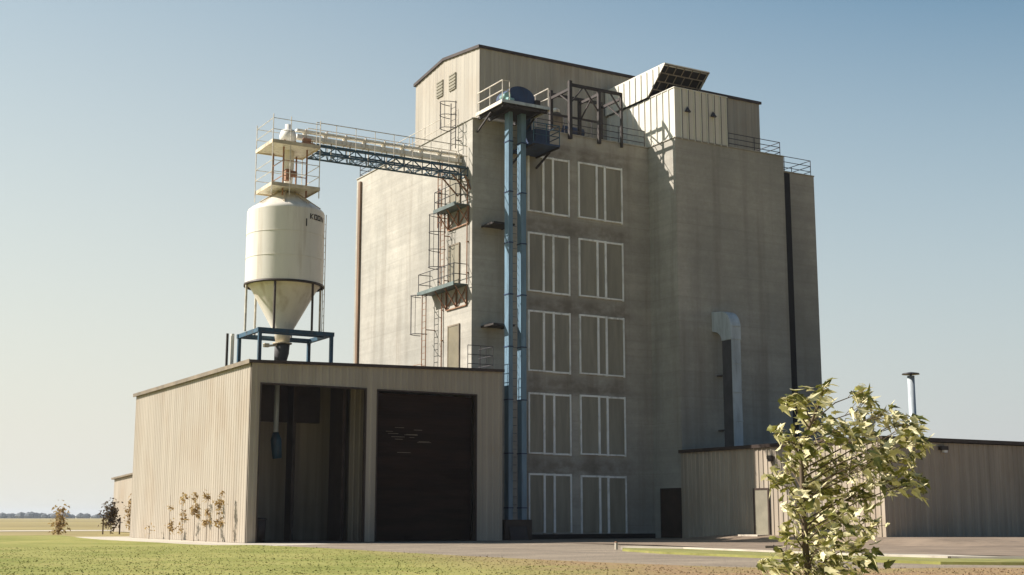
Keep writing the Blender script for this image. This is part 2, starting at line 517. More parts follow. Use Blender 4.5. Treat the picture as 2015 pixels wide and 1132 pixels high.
tag(gb.build('grass', 'blades'), 'short green and straw coloured grass blades on the front lawn', 'grass', kind='stuff')

# far tree belt on the horizon
tb = MB()
for i in range(560):
    x = -1200 + i * 4 + rnd.uniform(-3, 3); y = 1500 + rnd.uniform(-25, 25)
    r = rnd.uniform(3.4, 6.4) * (0.55 + 0.5 * abs(noise.noise(Vector((x * 0.006, 0, 0)))))
    cz = r * 0.6
    c = Vector((x, y, cz)); o = []; n = 7
    for j in range(5):
        ph = math.pi * j / 4
        for k in range(n):
            th = 6.28 * k / n; q = Vector((math.sin(ph) * math.cos(th) * 1.5, math.sin(ph) * math.sin(th), math.cos(ph))) * r * rnd.uniform(0.8, 1.15)
            o.append(c + q)
    tb.add(o, [(j * n + k, j * n + (k + 1) % n, (j + 1) * n + (k + 1) % n, (j + 1) * n + k) for j in range(4) for k in range(n)])
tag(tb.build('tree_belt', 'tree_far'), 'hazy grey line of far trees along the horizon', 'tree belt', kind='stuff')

# ------------------------------------------------------------------ concrete tower with headhouse
TX0, TX1, TY0, TY1, TZ = 29.26, 51.1, 53.6, 67.25, 19.85
BX0, BX1, BY0 = 39.62, 46.8, 51.3
tower = thing('concrete_tower', 'tall grey concrete feed mill tower with ten white framed panels on its shaded front', 'tower', (40, 58, 0))
m = MB(); m.poly([(TX0, TY0), (BX0, TY0), (BX0, BY0), (BX1, BY0), (BX1, TY0), (TX1, TY0), (TX1, TY1), (TX0, TY1)], 0, TZ)
m.build('wall', 'concrete', tower)
m = MB()
for (a, b, c, d) in ((29.62, 39.6, 53.53, 53.6),):
    m.box(a, b, c, d, 0, 0.22)
m.build('plinth', 'black_joint', tower)
# parapet cap, slightly proud
m = MB()
for p, q in (((TX0, TY0), (BX0, TY0)), ((BX0, TY0), (BX0, BY0)), ((BX0, BY0), (BX1, BY0)), ((BX1, BY0), (BX1, TY0)), ((BX1, TY0), (TX1, TY0)), ((TX1, TY0), (TX1, TY1)), ((TX0, TY1), (TX0, TY0))):
    a0, b0 = Vector((*p, TZ + 0.03)), Vector((*q, TZ + 0.03))
    m.bar(a0, b0, 0.10, 0.05)
m.build('coping', 'concrete', tower)
# blowout windows
rows = [(15.66, 18.52), (11.74, 14.66), (7.86, 10.80), (3.97, 6.86), (0.26, 3.02)]
colsw = [(32.35, 34.68, (0.0, 0.36, 0.60, 1.0)), (35.28, 37.88, (0.0, 0.41, 0.60, 1.0))]
for ri, (z0, z1) in enumerate(rows):
    for ci, (x0, x1, fr) in enumerate(colsw):
        jz = rnd.uniform(-0.03, 0.03); sl = 0.10 if ci == 0 else 0.04
        f = MB(); y = TY0
        f.box(x0, x1, y - 0.035, y - 0.003, z0 + jz + 0.05, z1 + jz - 0.05)
        win = f.build('blowout_window', 'panel', tower)
        f = MB(); bw = 0.075
        for k, t in enumerate(fr):
            xc = x0 + (x1 - x0) * t
            w_ = bw * (1.0 if k in (0, 3) else 1.45)
            f.box(xc - w_ / 2, xc + w_ / 2, y - 0.085, y - 0.001, z0 + jz - (0.02 * k if ri < 4 else 0), z1 + jz - 0.002)
        edges = [(fr[0], fr[1]), (fr[1], fr[2]), (fr[2], fr[3])]
        for k, (ta, tb_) in enumerate(edges):
            xa, xb = x0 + (x1 - x0) * ta, x0 + (x1 - x0) * tb_
            f.box(xa + 0.03, xb - 0.03, y - 0.078, y - 0.002, z1 + jz - bw * 1.2 - 0.01 * k, z1 + jz - 0.01 * k)
            if not (ri == 4):
                f.box(xa + 0.03, xb - 0.03, y - 0.078, y - 0.002, z0 + jz - 0.01 * k * (2 if ci == 0 else 1), z0 + jz + bw * 0.9 - 0.01 * k)
        f.build('window_frame', 'frame_white', win)
# doors on the sunlit left wall
for (y0, y1, z0, z1, mat, lab) in ((54.80, 55.76, 15.75, 17.66, 'door_grey', 'pale grey steel door under the conveyor'),
                                   (54.84, 55.80, 11.95, 13.93, 'door_grey', 'grey steel door at the lower platform'),
                                   (54.80, 55.84, 7.45, 10.00, 'door_tan', 'tan steel door just above the warehouse roof')):
    f = MB(); f.box(TX0 - 0.05, TX0 - 0.002, y0, y1, z0, z1)
    d = f.build('door', mat, tower); d['label'] = lab
    f = MB()
    f.box(TX0 - 0.07, TX0 - 0.001, y0 - 0.07, y0, z0, z1 + 0.07); f.box(TX0 - 0.07, TX0 - 0.001, y1, y1 + 0.07, z0, z1 + 0.07)
    f.box(TX0 - 0.07, TX0 - 0.001, y0, y1, z1, z1 + 0.07)
    f.build('door_frame', 'trim_tan', d)
f = MB(); f.box(BX0 - 0.06, BX0 - 0.002, 51.42, 52.92, 0.02, 2.33)
d = f.build('door', 'door_brown', tower); d['label'] = 'dark brown door in the recess at ground level'
f = MB(); f.box(BX0 - 0.09, BX0 - 0.001, 51.35, 51.42, 0.02, 2.4); f.box(BX0 - 0.09, BX0 - 0.001, 52.92, 52.99, 0.02, 2.4); f.box(BX0 - 0.09, BX0 - 0.001, 51.42, 52.92, 2.33, 2.4)
f.build('door_frame', 'trim', d)
f = MB(); f.box(TX0 - 0.12, TX0 - 0.001, 66.52, 66.78, 7.3, 19.6); o = f.build('downspout', 'brown_pipe', tower)
f = MB(); f.box(48.55, 49.15, 53.42, 53.599, 0.2, 19.75); o = f.build('downspout', 'black_joint', tower)

# headhouse (metal penthouse)
PX0, PX1, PY0, PY1 = 31.72, 50.6, 57.4, 64.85
def proof(y):    # low gable seen on the left wall
    return 25.12 + 0.50 * (1 - abs((y - 61.4) / 4.0))
f = MB()
f.extrude_x([(PY0 + 0.03, TZ), (PY1, TZ), (PY1, proof(PY1) - 0.05)] + [(61.4, proof(61.4) - 0.05)] + [(PY0 + 0.03, proof(PY0) - 0.05)], PX0 + 0.03, PX1)
f.corr('y', PY0, PX0, PX1, TZ, proof(PY0) - 0.02, 0.45, 0.03)
f.corr('x', PX0, PY0, PY1, TZ, lambda y: proof(y) - 0.03, 0.45, 0.014)
pent = f.build('headhouse', 'pent_siding', tower)
f = MB()
ys = [PY0 - 0.10, 61.4, PY1 + 0.12]
f.extrude_x([(y, proof(y) + 0.10) for y in ys][::-1] + [(y, proof(y) - 0.06) for y in ys], PX0 - 0.10, PX1 + 0.12)
f.build('roof', 'trim', pent)
for (y0, y1, z0, z1) in ((61.43, 62.14, 23.62, 24.52), (59.95, 60.68, 23.60, 24.50)):
    f = MB(); f.box(PX0 - 0.07, PX0 - 0.001, y0, y1, z0, z1)
    for k in range(5):
        zz = z0 + (k + 0.5) * (z1 - z0) / 5
        f.box(PX0 - 0.10, PX0 - 0.071, y0 + 0.03, y1 - 0.03, zz, zz + 0.05)
    f.build('louvre', 'door_grey', pent)

# ------------------------------------------------------------------ white filter house on the block
WX0, WX1, WZ = 39.66, 43.05, 22.50
fh = thing('filter_house', 'white ribbed metal filter house with raised intake hood on the tower roof', 'filter house', (41, 53, TZ))
f = MB()
y2 = PY0 - 0.04
f.extrude_x([(BY0 + 0.06, TZ), (y2, TZ), (y2, WZ), (BY0 + 0.06, WZ)], WX0 + 0.03, WX1 - 0.03)
f.corr('y', BY0 + 0.03, WX0, WX1, TZ - 0.02, WZ, 0.42, 0.10, shape='batten')
f.corr('x', WX0, BY0 + 0.03, y2, TZ - 0.02, WZ, 0.52, 0.05, shape='batten')
f.corr('x', WX1, BY0 + 0.03, y2, TZ - 0.02, WZ, 0.52, 0.05, out=1, shape='batten')
f.build('wall', 'white_siding', fh)
f = MB()
x_ = WX0 + 0.40
while x_ < WX1:
    f.box(x_ - 0.018, x_ + 0.018, BY0 - 0.076, BY0 - 0.071, TZ, WZ - 0.03); x_ += 0.42
f.build('groove_shade', 'steel_grey', fh)  # grey strips on the battens standing in for shaded rib grooves
f = MB(); f.box(WX0 - 0.04, WX1 + 0.04, BY0 - 0.02, 53.3, WZ + 0.002, WZ + 0.05); f.build('roof', 'white_siding', fh)
# hood: side profile in (y, z)
HX0, HX1 = 39.52, 42.45
hp = [(53.42, WZ + 0.06), (51.92, 23.90), (y2, 23.90), (y2, WZ + 0.06)]
f = MB()
f.add([(HX0 + 0.03, *p) for p in hp], [(0, 1, 2, 3)]); f.add([(HX1, *p) for p in hp], [(3, 2, 1, 0)])
def hood_lo(y):
    return WZ + 0.055 if y > 53.42 else WZ + 0.055 + (53.42 - y) / 1.5 * 1.34
f.corr('x', HX0, 51.93, y2, hood_lo, 23.90, 0.52, 0.05, shape='batten')
f.box(HX0, HX1, 51.90, y2, 23.90, 23.98)
f.box(HX0, HX1, y2 - 0.05, y2, WZ + 0.06, 23.9)
hood = f.build('intake_hood', 'white_siding', fh)
f = MB()                                 # dark bird screen set in the sloping mouth
off = Vector((0, 0.10, 0.09))
a_, b_ = Vector((0, 53.42, WZ + 0.06)), Vector((0, 51.92, 23.90))
f.add([Vector((HX0 + 0.05, 0, 0)) + a_ + off, Vector((HX1 - 0.03, 0, 0)) + a_ + off, Vector((HX1 - 0.03, 0, 0)) + b_ + off, Vector((HX0 + 0.05, 0, 0)) + b_ + off], [(0, 1, 2, 3)])
f.build('screen', 'black_joint', hood)
f = MB()
for k in range(5):
    p = a_.lerp(b_, k / 4)
    f.bar(Vector((HX0 + 0.03, 0, 0)) + p, Vector((HX1, 0, 0)) + p, 0.05)
for k in range(4):
    for j in range(6):
        t = (j + (0.5 if k % 2 else 0.0)) / 5.5
        if t > 1: continue
        x = HX0 + 0.05 + (HX1 - HX0 - 0.1) * t
        f.bar(Vector((x, 0, 0)) + a_.lerp(b_, k / 4), Vector((x, 0, 0)) + a_.lerp(b_, (k + 1) / 4), 0.035)
f.build('grille', 'trim_tan', hood)
for x in (40.42, 42.08):
    f = MB(); y = BY0 - 0.03
    f.add([(x - 0.17, y, 21.30), (x + 0.17, y, 21.30), (x, y, 21.62), (x - 0.12, y - 0.16, 21.30), (x + 0.12, y - 0.16, 21.30)],
          [(0, 3, 2), (3, 4, 2), (4, 1, 2), (0, 1, 4, 3), (0, 2, 1)])
    f.build('vent_cowl', 'steel_grey', fh)

# ------------------------------------------------------------------ railings
def railing(label, pts, z, h=0.9, rails=3, step=1.6, mat='steel_grey', r=0.022, name='roof_railing', group='steel railings on the mill', cat='railing'):
    P = [Vector((*p, z)) if len(p) == 2 else Vector(p) for p in pts]
    t = thing(name, label, cat, P[0], group)
    rl = MB()
    for i in range(len(P) - 1):
        a, b = P[i], P[i + 1]; L = (b - a).length; n = max(1, round(L / step))
        for k in range(n + (1 if i == len(P) - 2 else 0)):
            q = a.lerp(b, k / n)
            s = MB(); s.tube([q, q + Vector((0, 0, h))], r, 6); s.build('post', mat, t)
        for k in range(rails):
            zz = h * (k + 1) / rails - 0.01
            rl.tube([a + Vector((0, 0, zz)), b + Vector((0, 0, zz))], r * 0.9, 6)
    rl.build('rail', mat, t)
    return t
railing('dark three bar railing right of the white filter house', [(43.15, 51.42), (46.68, 51.42), (46.68, 53.5)], TZ, 0.82)
railing('dark railing on the far right end of the concrete tower', [(47.1, 53.72), (51.0, 53.72), (51.0, 56.8)], TZ, 0.95)
railing('dark railing along the tower front edge inside the brown steel frame', [(32.95, 53.74), (39.5, 53.74)], TZ, 0.95)
railing('pale rusty railing along the sunlit left edge of the tower roof', [(29.38, 55.3), (29.38, 62.6)], TZ, 0.95, 2, 1.8, 'rail_pale', 0.02)
railing('grey railing at the far left corner of the tower roof', [(29.38, 64.2), (29.38, 67.1), (31.6, 67.1)], TZ, 0.85, 3, 1.4)
railing('thin dark railing on the warehouse roof beside the blue elevator', [(28.2, 52.0), (29.5, 52.0), (29.5, 53.3)], 7.42, 1.25, 3, 0.65, 'steel_grey', 0.018)
railing('low rusty railing on the warehouse roof at the tower wall ladder', [(28.7, 57.6), (28.7, 58.9), (28.7, 60.2)], 7.40, 1.0, 2, 0.9, 'rust', 0.016)

# ------------------------------------------------------------------ brown steel frame on the tower front edge
fr = thing('steel_frame', 'dark brown open steel frame standing on the tower front edge left of the filter house', 'steel frame', (36.3, 54.3, TZ))
FX = [34.75, 36.50, 37.88]; FY = [53.50, 55.30]; FT = 22.52
for x in FX:
    for y in FY:
        s = MB(); z0 = 19.62 if y < 54 else TZ
        w = 0.17 if x < 36 else (0.15 if x < 37 else 0.11)
        yy = y - 0.02
        s.box(x - w / 2, x + w / 2, yy - w / 2 - (0.0), yy + w / 2, z0, FT + (0.12 if x == FX[0] else 0))
        s.build('post', 'steel_dark', fr)
for y in FY:
    s = MB(); s.bar((FX[0] + 0.09, y - 0.02, FT - 0.07), (FX[2] - 0.07, y - 0.02, FT - 0.07), 0.12, 0.14); s.build('beam', 'steel_dark', fr)
for x in FX:
    s = MB(); s.bar((x, FY[0] + 0.07, FT - 0.30), (x, FY[1] - 0.11, FT - 0.30), 0.10, 0.14); s.build('beam', 'steel_dark', fr)
s = MB(); s.bar((FX[0] + 0.09, FY[1] - 0.02, 21.4), (FX[2] - 0.07, FY[1] - 0.02, 21.4), 0.08, 0.1); s.build('beam', 'steel_dark', fr)
for (p, q) in (((FX[0] + 0.05, 53.48, 21.5), (FX[0] + 0.75, 53.48, FT - 0.15)), ((FX[1] - 0.05, 53.48, 21.3), (FX[1] - 0.85, 53.48, FT - 0.15)),
               ((FX[2] - 0.05, 53.48, 21.6), (FX[2] - 0.65, 53.48, FT - 0.15)), ((FX[0], 53.6, 21.6), (FX[0], 54.4, FT - 0.35)),
               ((FX[2], 53.6, 21.3), (FX[2], 54.7, FT - 0.35)), ((FX[1], 55.2, 21.3), (FX[1], 54.2, FT - 0.35))):
    s = MB(); s.bar(p, q, 0.06); s.build('brace', 'steel_dark', fr)
# hopper hung inside the frame
hp_ = thing('weigh_hopper', 'small tan weigh hopper with pale cap inside the brown steel frame', 'hopper', (35.3, 55.7, TZ))
s = MB(); s.lathe((35.3, 55.7), [(0.12, TZ), (0.12, 20.25), (0.36, 20.9), (0.36, 21.5), (0.26, 21.62)], 24); s.build('vessel', 'trim_tan', hp_, True)
s = MB(); s.lathe((35.3, 55.7), [(0.22, 21.625), (0.22, 21.8), (0.10, 21.9)], 16); s.build('cap', 'silo_white', hp_, True)
s = MB(); s.lathe((35.3, 55.7), [(0.5, TZ + 0.001), (0.62, TZ + 0.3)], 6); s.build('base', 'steel_dark', hp_)
pu = thing('pump_unit', 'dark red machine on the tower roof inside the steel frame', 'machine', (36.9, 56.0, TZ))
s = MB(); s.box(35.95, 37.5, 55.9, 57.1, TZ, 20.75); s.build('housing', 'steel_dark', pu)
s = MB(); s.tube([(36.1, 56.3, 20.95), (37.3, 56.3, 20.95)], 0.3, 16); s.build('motor', 'blue_dark', pu, True)

# ------------------------------------------------------------------ blue bucket elevator
be = thing('bucket_elevator', 'tall blue twin leg bucket elevator climbing the shaded tower front', 'bucket elevator', (30.8, 52.2, 0))
for (x0, x1) in ((30.33, 30.55), (31.02, 31.28)):
    s = MB(); s.box(x0, x1, 52.0, 52.38, 0.4, 19.95)
    lg = s.build('leg_casing', 'blue_leg', be)
    z = 1.4
    while z < 19.5:
        s = MB(); s.box(x0 - 0.025, x1 + 0.025, 51.975, 52.405, z, z + 0.05); s.build('flange', 'blue_dark', lg); z += 2.44
s = MB(); s.box(30.1, 31.5, 51.9, 52.5, 0.0, 0.9); s.extrude_x([(51.7, 0.0), (51.9, 0.0), (51.9, 0.6)], 30.3, 31.2); s.build('boot', 'trim', be)
s = MB()     # ladder rungs between the legs
for k in range(52):
    z = 1.2 + k * 0.36
    s.tube([(30.72, 52.43, z), (31.0, 52.43, z)], 0.011, 5)
s.tube([(30.72, 52.43, 0.9), (30.72, 52.43, 19.9)], 0.014, 5)
s.build('ladder', 'blue', be)
s = MB()     # rounded head over both pulleys
hc = Vector((30.85, 0, 20.62)); n = 14; prof = []
for k in range(n + 1):
    t = math.pi * k / n
    prof.append((hc.x - 0.78 * math.cos(t), hc.z + 0.56 * math.sin(t)))
prof = [(prof[0][0], 20.08)] + prof + [(prof[-1][0] + 0.05, 20.3), (prof[-1][0] - 0.12, 20.08)]
o_ = [(p[0], 51.75, p[1]) for p in prof] + [(p[0], 52.75, p[1]) for p in prof]; n = len(prof)
s.add(o_, [tuple(range(n - 1, -1, -1)), tuple(range(n, 2 * n))] + [(i, (i + 1) % n, n + (i + 1) % n, n + i) for i in range(n)])
s.build('head', 'blue_dark', be)
s = MB(); s.tube([(30.02, 51.55, 20.55), (30.02, 52.05, 20.55)], 0.17, 14); s.tube([(29.9, 51.45, 20.3), (30.25, 51.45, 20.3)], 0.12, 12); s.build('motor', 'motor', be, True)
s = MB(); s.box(31.6, 31.85, 51.6, 52.4, 20.25, 20.6); s.build('gearbox', 'steel_dark', be)
# discharge spout with dark duct to the tower
s = MB(); s.bar((31.55, 52.4, 20.35), (32.2, 53.2, 19.2), 0.3, 0.3); s.bar((32.2, 53.2, 19.3), (32.2, 53.2, 18.5), 0.3, 0.3); s.build('spout', 'blue_dark', be)

hp2 = thing('head_platform', 'top service platform of the blue elevator with pale sunlit handrails', 'platform', (30.7, 52.2, TZ + 0.05))
s = MB(); s.box(29.4, 31.95, 51.0, 53.5, 20.0, 20.06); s.build('deck', 'steel_dark', hp2)
s = MB()
s.box(29.36, 29.4, 51.0, 53.5, 19.93, 20.10); s.box(31.95, 31.99, 51.0, 53.5, 19.93, 20.10)
s.build('toe_board', 'rail_pale', hp2)
s = MB(); s.box(29.36, 31.99, 50.95, 51.0, 19.98, 20.12); s.build('toe_board', 'galv', hp2)
s = MB()
for x in (29.6, 30.15, 31.55): s.bar((x, 51.0, 19.90), (x, 53.6, 19.90), 0.08, 0.14)
for x in (29.5, 31.85): s.bar((x, 52.2, 19.85), (x, 53.58, 19.2), 0.07)
s.bar((29.45, 51.1, 19.88), (31.9, 51.1, 19.88), 0.08, 0.14)
s.build('bracket', 'steel_dark', hp2)
s = MB()
cs = [(29.42, 53.4), (29.42, 51.02), (31.93, 51.02), (31.93, 53.4)]
for i in (0, 2):
    s = MB()
    for z in (20.56, 21.05): s.tube([(*cs[i], z), (*cs[i + 1], z)], 0.03, 6)
    extra = [(29.42, 52.2), (29.8, 51.02)] if i == 0 else [(31.93, 52.2)]
    for p in cs[i:i + 2] + extra: s.tube([(*p, 20.06), (*p, 21.07)], 0.025, 6)
    if i == 0:
        for z in (20.56, 21.05): s.tube([(*cs[1], z), (29.8, 51.02, z)], 0.02, 6)
    s.build('handrail', 'rail_pale', hp2)

lp = thing('blue_platform', 'dark blue service platform bracketed below the elevator head', 'platform', (32, 52.6, 17.9))
s = MB(); s.box(31.35, 32.85, 51.45, 53.58, 18.42, 18.50); s.build('deck', 'blue_dark', lp)
s = MB()
for x in (31.4, 32.8): s.bar((x, 52.3, 18.36), (x, 53.56, 17.85), 0.08); s.bar((x, 51.48, 18.38), (x, 53.58, 18.38), 0.07)
s.build('bracket', 'steel_dark', lp)
s = MB()
for z in (18.9, 19.2, 19.45):
    s.tube([(31.38, 51.48, z), (32.83, 51.48, z), (32.83, 53.5, z)], 0.025, 6)
for p in ((31.38, 51.48), (32.1, 51.48), (32.83, 51.48), (32.83, 52.5)): s.tube([(*p, 18.5), (*p, 19.47)], 0.025, 6)
s.build('handrail', 'blue', lp)
s = MB(); s.box(31.75, 32.55, 51.9, 53.2, 18.5, 19.3); s.build('gear_cover', 'blue_dark', lp)
# light brackets reaching from tower to the elevator
brs = [('short dark bracket tying the blue elevator to the tower high up', 14.55), ('short dark bracket tying the blue elevator to the tower just above the warehouse roof', 9.75)]
for lab, z in brs:
    t = thing('elevator_bracket', lab, 'bracket', (29.9, 52.8, z), 'brackets tying the elevator to the tower')
    s = MB(); s.box(29.75, 30.9, 52.4, 52.46, z, z + 0.09); s.box(29.75, 29.81, 52.46, 53.6, z, z + 0.09); s.box(30.84, 30.9, 52.46, 53.6, z, z + 0.09); s.build('arm', 'steel_dark', t)
    s = MB(); s.box(29.81, 30.84, 52.46, 53.595, z + 0.03, z + 0.06); s.build('plate', 'steel_dark', t)

# ------------------------------------------------------------------ warehouse with two truck bays
wx0, wx1, wy0, wy1 = 17.88, 29.6, 51.3, 69.0
def wtop(x): return 7.18 + (x - 17.88) / 11.72 * 0.26
wh = thing('warehouse', 'low tan metal warehouse with two tall dark truck bays at its front', 'warehouse', (23, 60, 0))
O1 = (18.26, 22.97, 6.40); O2 = (23.44, 28.30, 6.38)
s = MB(); P_ = 0.30
for a, b, z0 in ((wx0, O1[0], 0), (O1[0], O1[1], O1[2]), (O1[1], O2[0], 0), (O2[0], O2[1], O2[2]), (O2[1], wx1, 0)):
    s.corr('y', wy0, a, b, z0, wtop, P_, 0.022)
    s.box(a, b, wy0 + 0.03, wy0 + 0.14, z0, wtop(a) - 0.005)
s.corr('x', wx0, wy0 + 0.0, wy1, 0, wtop(wx0), P_, 0.016)
s.box(wx0 + 0.02, wx0 + 0.10, wy0 + 0.15, wy1, 0, wtop(wx0) - 0.005)
s.box(wx1 - 0.08, wx1, wy0 + 0.15, TY0 - 0.02, 0, wtop(wx1) - 0.01)
s.box(TX0 - 0.1, TX0 - 0.02, TY0, wy1 - 0.2, 0, 7.2)
s.box(wx0 + 0.1, TX0 - 0.1, wy1 - 0.1, wy1 - 0.02, 0, 7.15)
s.build('wall', 'tan_siding', wh)
s = MB()      # roof slab
s.add([(wx0 - 0.12, wy0 - 0.12, wtop(wx0)), (wx1 + 0.05, wy0 - 0.12, wtop(wx1)), (wx1 + 0.05, TY0 - 0.01, wtop(wx1)), (TX0 - 0.01, TY0 - 0.01, wtop(TX0)), (TX0 - 0.01, wy1 + 0.1, wtop(TX0)), (wx0 - 0.12, wy1 + 0.1, wtop(wx0))] +
      [(wx0 - 0.12, wy0 - 0.12, wtop(wx0) + 0.12), (wx1 + 0.05, wy0 - 0.12, wtop(wx1) + 0.12), (wx1 + 0.05, TY0 - 0.01, wtop(wx1) + 0.12), (TX0 - 0.01, TY0 - 0.01, wtop(TX0) + 0.12), (TX0 - 0.01, wy1 + 0.1, wtop(TX0) + 0.12), (wx0 - 0.12, wy1 + 0.1, wtop(wx0) + 0.12)],
      [(5, 4, 3, 2, 1, 0), (6, 7, 8, 9, 10, 11)] + [(i, (i + 1) % 6, 6 + (i + 1) % 6, 6 + i) for i in range(6)])
s.build('roof', 'trim', wh)
s = MB(); s.box(wx0 - 0.16, wx0 - 0.121, wy0 - 0.1, wy1 + 0.1, wtop(wx0) - 0.03, wtop(wx0) + 0.14); s.build('eave_flashing', 'trim_tan', wh)
s = MB()      # opening trims
for (a, b, zt) in (O1, O2):
    s.box(a, a + 0.05, wy0 - 0.03, wy0 + 0.2, 0, zt); s.box(b - 0.05, b, wy0 - 0.03, wy0 + 0.2, 0, zt); s.box(a + 0.05, b - 0.05, wy0 - 0.03, wy0 + 0.2, zt - 0.06, zt)
s.build('bay_trim', 'trim', wh)
s = MB(); s.box(wx0 + 0.101, 23.69, 56.5, 56.6, 0, 7.1); s.build('bay_back_wall', 'interior', wh)
s = MB()
s.box(21.2, 21.35, 55.2, 55.9, 0, 6.9); s.box(22.7, 22.85, 53.2, 54.6, 0, 6.9)
s.box(18.3, 22.9, 56.3, 56.499, 5.2, 6.9)
s.build('column', 'trim', wh)
s = MB(); s.corr('y', 52.95, 22.98, 23.66, 0.0, 6.9, 0.25, 0.03); s.box(22.98, 23.66, 52.98, 53.1, 0, 6.9); s.build('liner_panel', 'interior', wh)
s = MB(); s.box(23.7, 23.8, 52.7, 66, 0, 7.0); s.build('partition', 'interior', wh)
rd = MB(); z = 0.02
while z < 6.25:
    rd.box(23.54, 28.20, 51.60, 51.64, z, z + 0.115); rd.box(23.54, 28.20, 51.64, 51.66, z + 0.115, z + 0.125); z += 0.125
rd = rd.build('roller_door', simple("dark roller door", lin(44, 31, 23), 0.9, 0, 0.25, (0.4, 0.4, 3), spec=0.05), wh)
s = MB(); rr = random.Random(3)
for k in range(12):
    x = 24.0 + rr.random() * 1.9; z = 3.7 + rr.random() * 1.1
    s.box(x, x + 0.2 + 0.5 * rr.random(), 51.592, 51.599, z, z + 0.018)
s.build('pale_dash', 'trim_tan', rd)  # short thin pale dashes laid on the door face
sheet('bay_floor', [(wx0 + 0.1, wy0 + 0.02), (TX0 - 0.11, wy0 + 0.02), (TX0 - 0.11, wy1 - 0.2), (wx0 + 0.1, wy1 - 0.2)], -0.002, 'asphalt')
t = thing('loading_spout', 'blue grey loading spout hanging inside the open left truck bay', 'loading spout', (20.2, 54.6, 3.4))
s = MB(); s.tube([(20.2, 54.6, 7.15), (20.2, 54.6, 4.6)], 0.11, 12); s.build('pipe', 'galv', t, True)
s = MB(); s.tube([(20.2, 54.6, 4.62), (20.22, 54.6, 4.3), (20.3, 54.6, 3.5)], [0.13, 0.24, 0.2], 14); s.build('sock', 'blue', t, True)
t = thing('waste_bin', 'small dark bin just inside the left post of the open truck bay', 'bin', (18.75, 52.3, 0))
s = MB(); s.lathe((18.75, 52.3), [(0.24, 0.0), (0.30, 0.9)], 20); s.build('drum', 'trim', t, True)
s = MB(); s.lathe((18.75, 52.3), [(0.32, 0.905), (0.32, 0.95), (0.1, 1.0)], 20); s.build('lid', 'steel_dark', t, True)

# ------------------------------------------------------------------ annex on the right
ax = thing('annex_building', 'low tan ribbed metal annex with brown eave right of the tower', 'building', (44, 44, 0.2))
AY0, AY1, AX0, AX1 = 38.2, 51.25, 39.50, 66.0
def az(v): return 0.0
s = MB()
s.corr('x', AX0, AY0, AY1, lambda y: gz(39.3, y) - 0.05, 4.08, 0.30, 0.035)
s.corr('y', AY0, AX0, AX1, 0.15, 4.02, 0.30, 0.035)
s.box(AX0 + 0.02, AX1 - 0.05, AY0 + 0.02, AY1, 0.1, 4.0)
s.build('wall', 'annex_siding', ax)
s = MB(); s.box(AX0 - 0.14, AX1, AY0 - 0.16, AY1, 4.05, 4.20); s.build('roof', 'trim', ax)
s = MB(); s.box(AX0 - 0.06, AX0 - 0.036, 45.02, 45.88, 0.24, 2.2); d = s.build('door', 'door_grey', ax)
s = MB(); s.box(AX0 - 0.08, AX0 - 0.035, 45.88, 45.97, 0.22, 2.28); s.box(AX0 - 0.08, AX0 - 0.035, 44.93, 45.02, 0.22, 2.28); s.box(AX0 - 0.08, AX0 - 0.035, 45.02, 45.88, 2.2, 2.28)
s.build('door_frame', 'trim', d)
def wall_lamp(x, y, z, face):
    s = MB()
    if face == 'x': s.box(x - 0.22, x - 0.04, y - 0.13, y + 0.13, z, z + 0.16)
    else: s.box(x - 0.2, x + 0.2, y - 0.22, y - 0.04, z, z + 0.16)
    l = s.build('wall_lamp', 'steel_dark', ax)
    s = MB()
    if face == 'x': s.box(x - 0.20, x - 0.06, y - 0.11, y + 0.11, z - 0.1, z - 0.001)
    else: s.box(x - 0.02, x + 0.16, y - 0.20, y - 0.06, z - 0.1, z - 0.001)
    s.build('lens', 'steel_dark' if face == 'x' else 'glass_lamp', l)
wall_lamp(AX0, 44.7, 3.52, 'x'); wall_lamp(42.85, AY0, 3.72, 'y')
s = MB(); s.box(AX0 - 0.9, AX0 - 0.09, 44.8, 46.1, 0.15, 0.255); s.build('door_step', 'concrete_pad', ax)

# roof furniture of the annex
t = thing('flue_pipe', 'thin pale metal flue pipe with flat cap rising behind the annex roof', 'flue', (64.9, 60.0, 0))
s = MB(); s.tube([(64.9, 60, 0), (64.9, 60, 9.95)], 0.23, 18); s.build('pipe', 'galv', t, True)
s = MB(); s.lathe((64.9, 60), [(0.56, 10.04), (0.52, 10.12), (0.05, 10.2)], 24); s.tube([(64.9, 60, 9.95), (64.9, 60, 10.05)], 0.08, 6); s.build('cap', 'steel_grey', t, True)
s = MB()
for k in range(3):
    a = 2.1 * k + 0.4; s.tube([(64.9 + 0.27 * math.cos(a), 60 + 0.27 * math.sin(a), 7.4), (64.9 + 4 * math.cos(a), 60 + 4 * math.sin(a), 0)], 0.012, 4)
s.build('stay_wire', 'steel_grey', t)
t = thing('roof_vent', 'squat grey roof vent on the annex roof behind the young maple', 'roof vent', (42.6, 42.0, 4.2))
s = MB(); s.lathe((42.6, 42.0), [(0.28, 4.2), (0.28, 5.0), (0.36, 5.05), (0.36, 5.3), (0.15, 5.4)], 20); s.build('cowl', 'galv', t, True)
s = MB(); s.lathe((42.6, 42.0), [(0.5, 4.201), (0.45, 4.3)], 4); s.build('curb', 'galv', t)

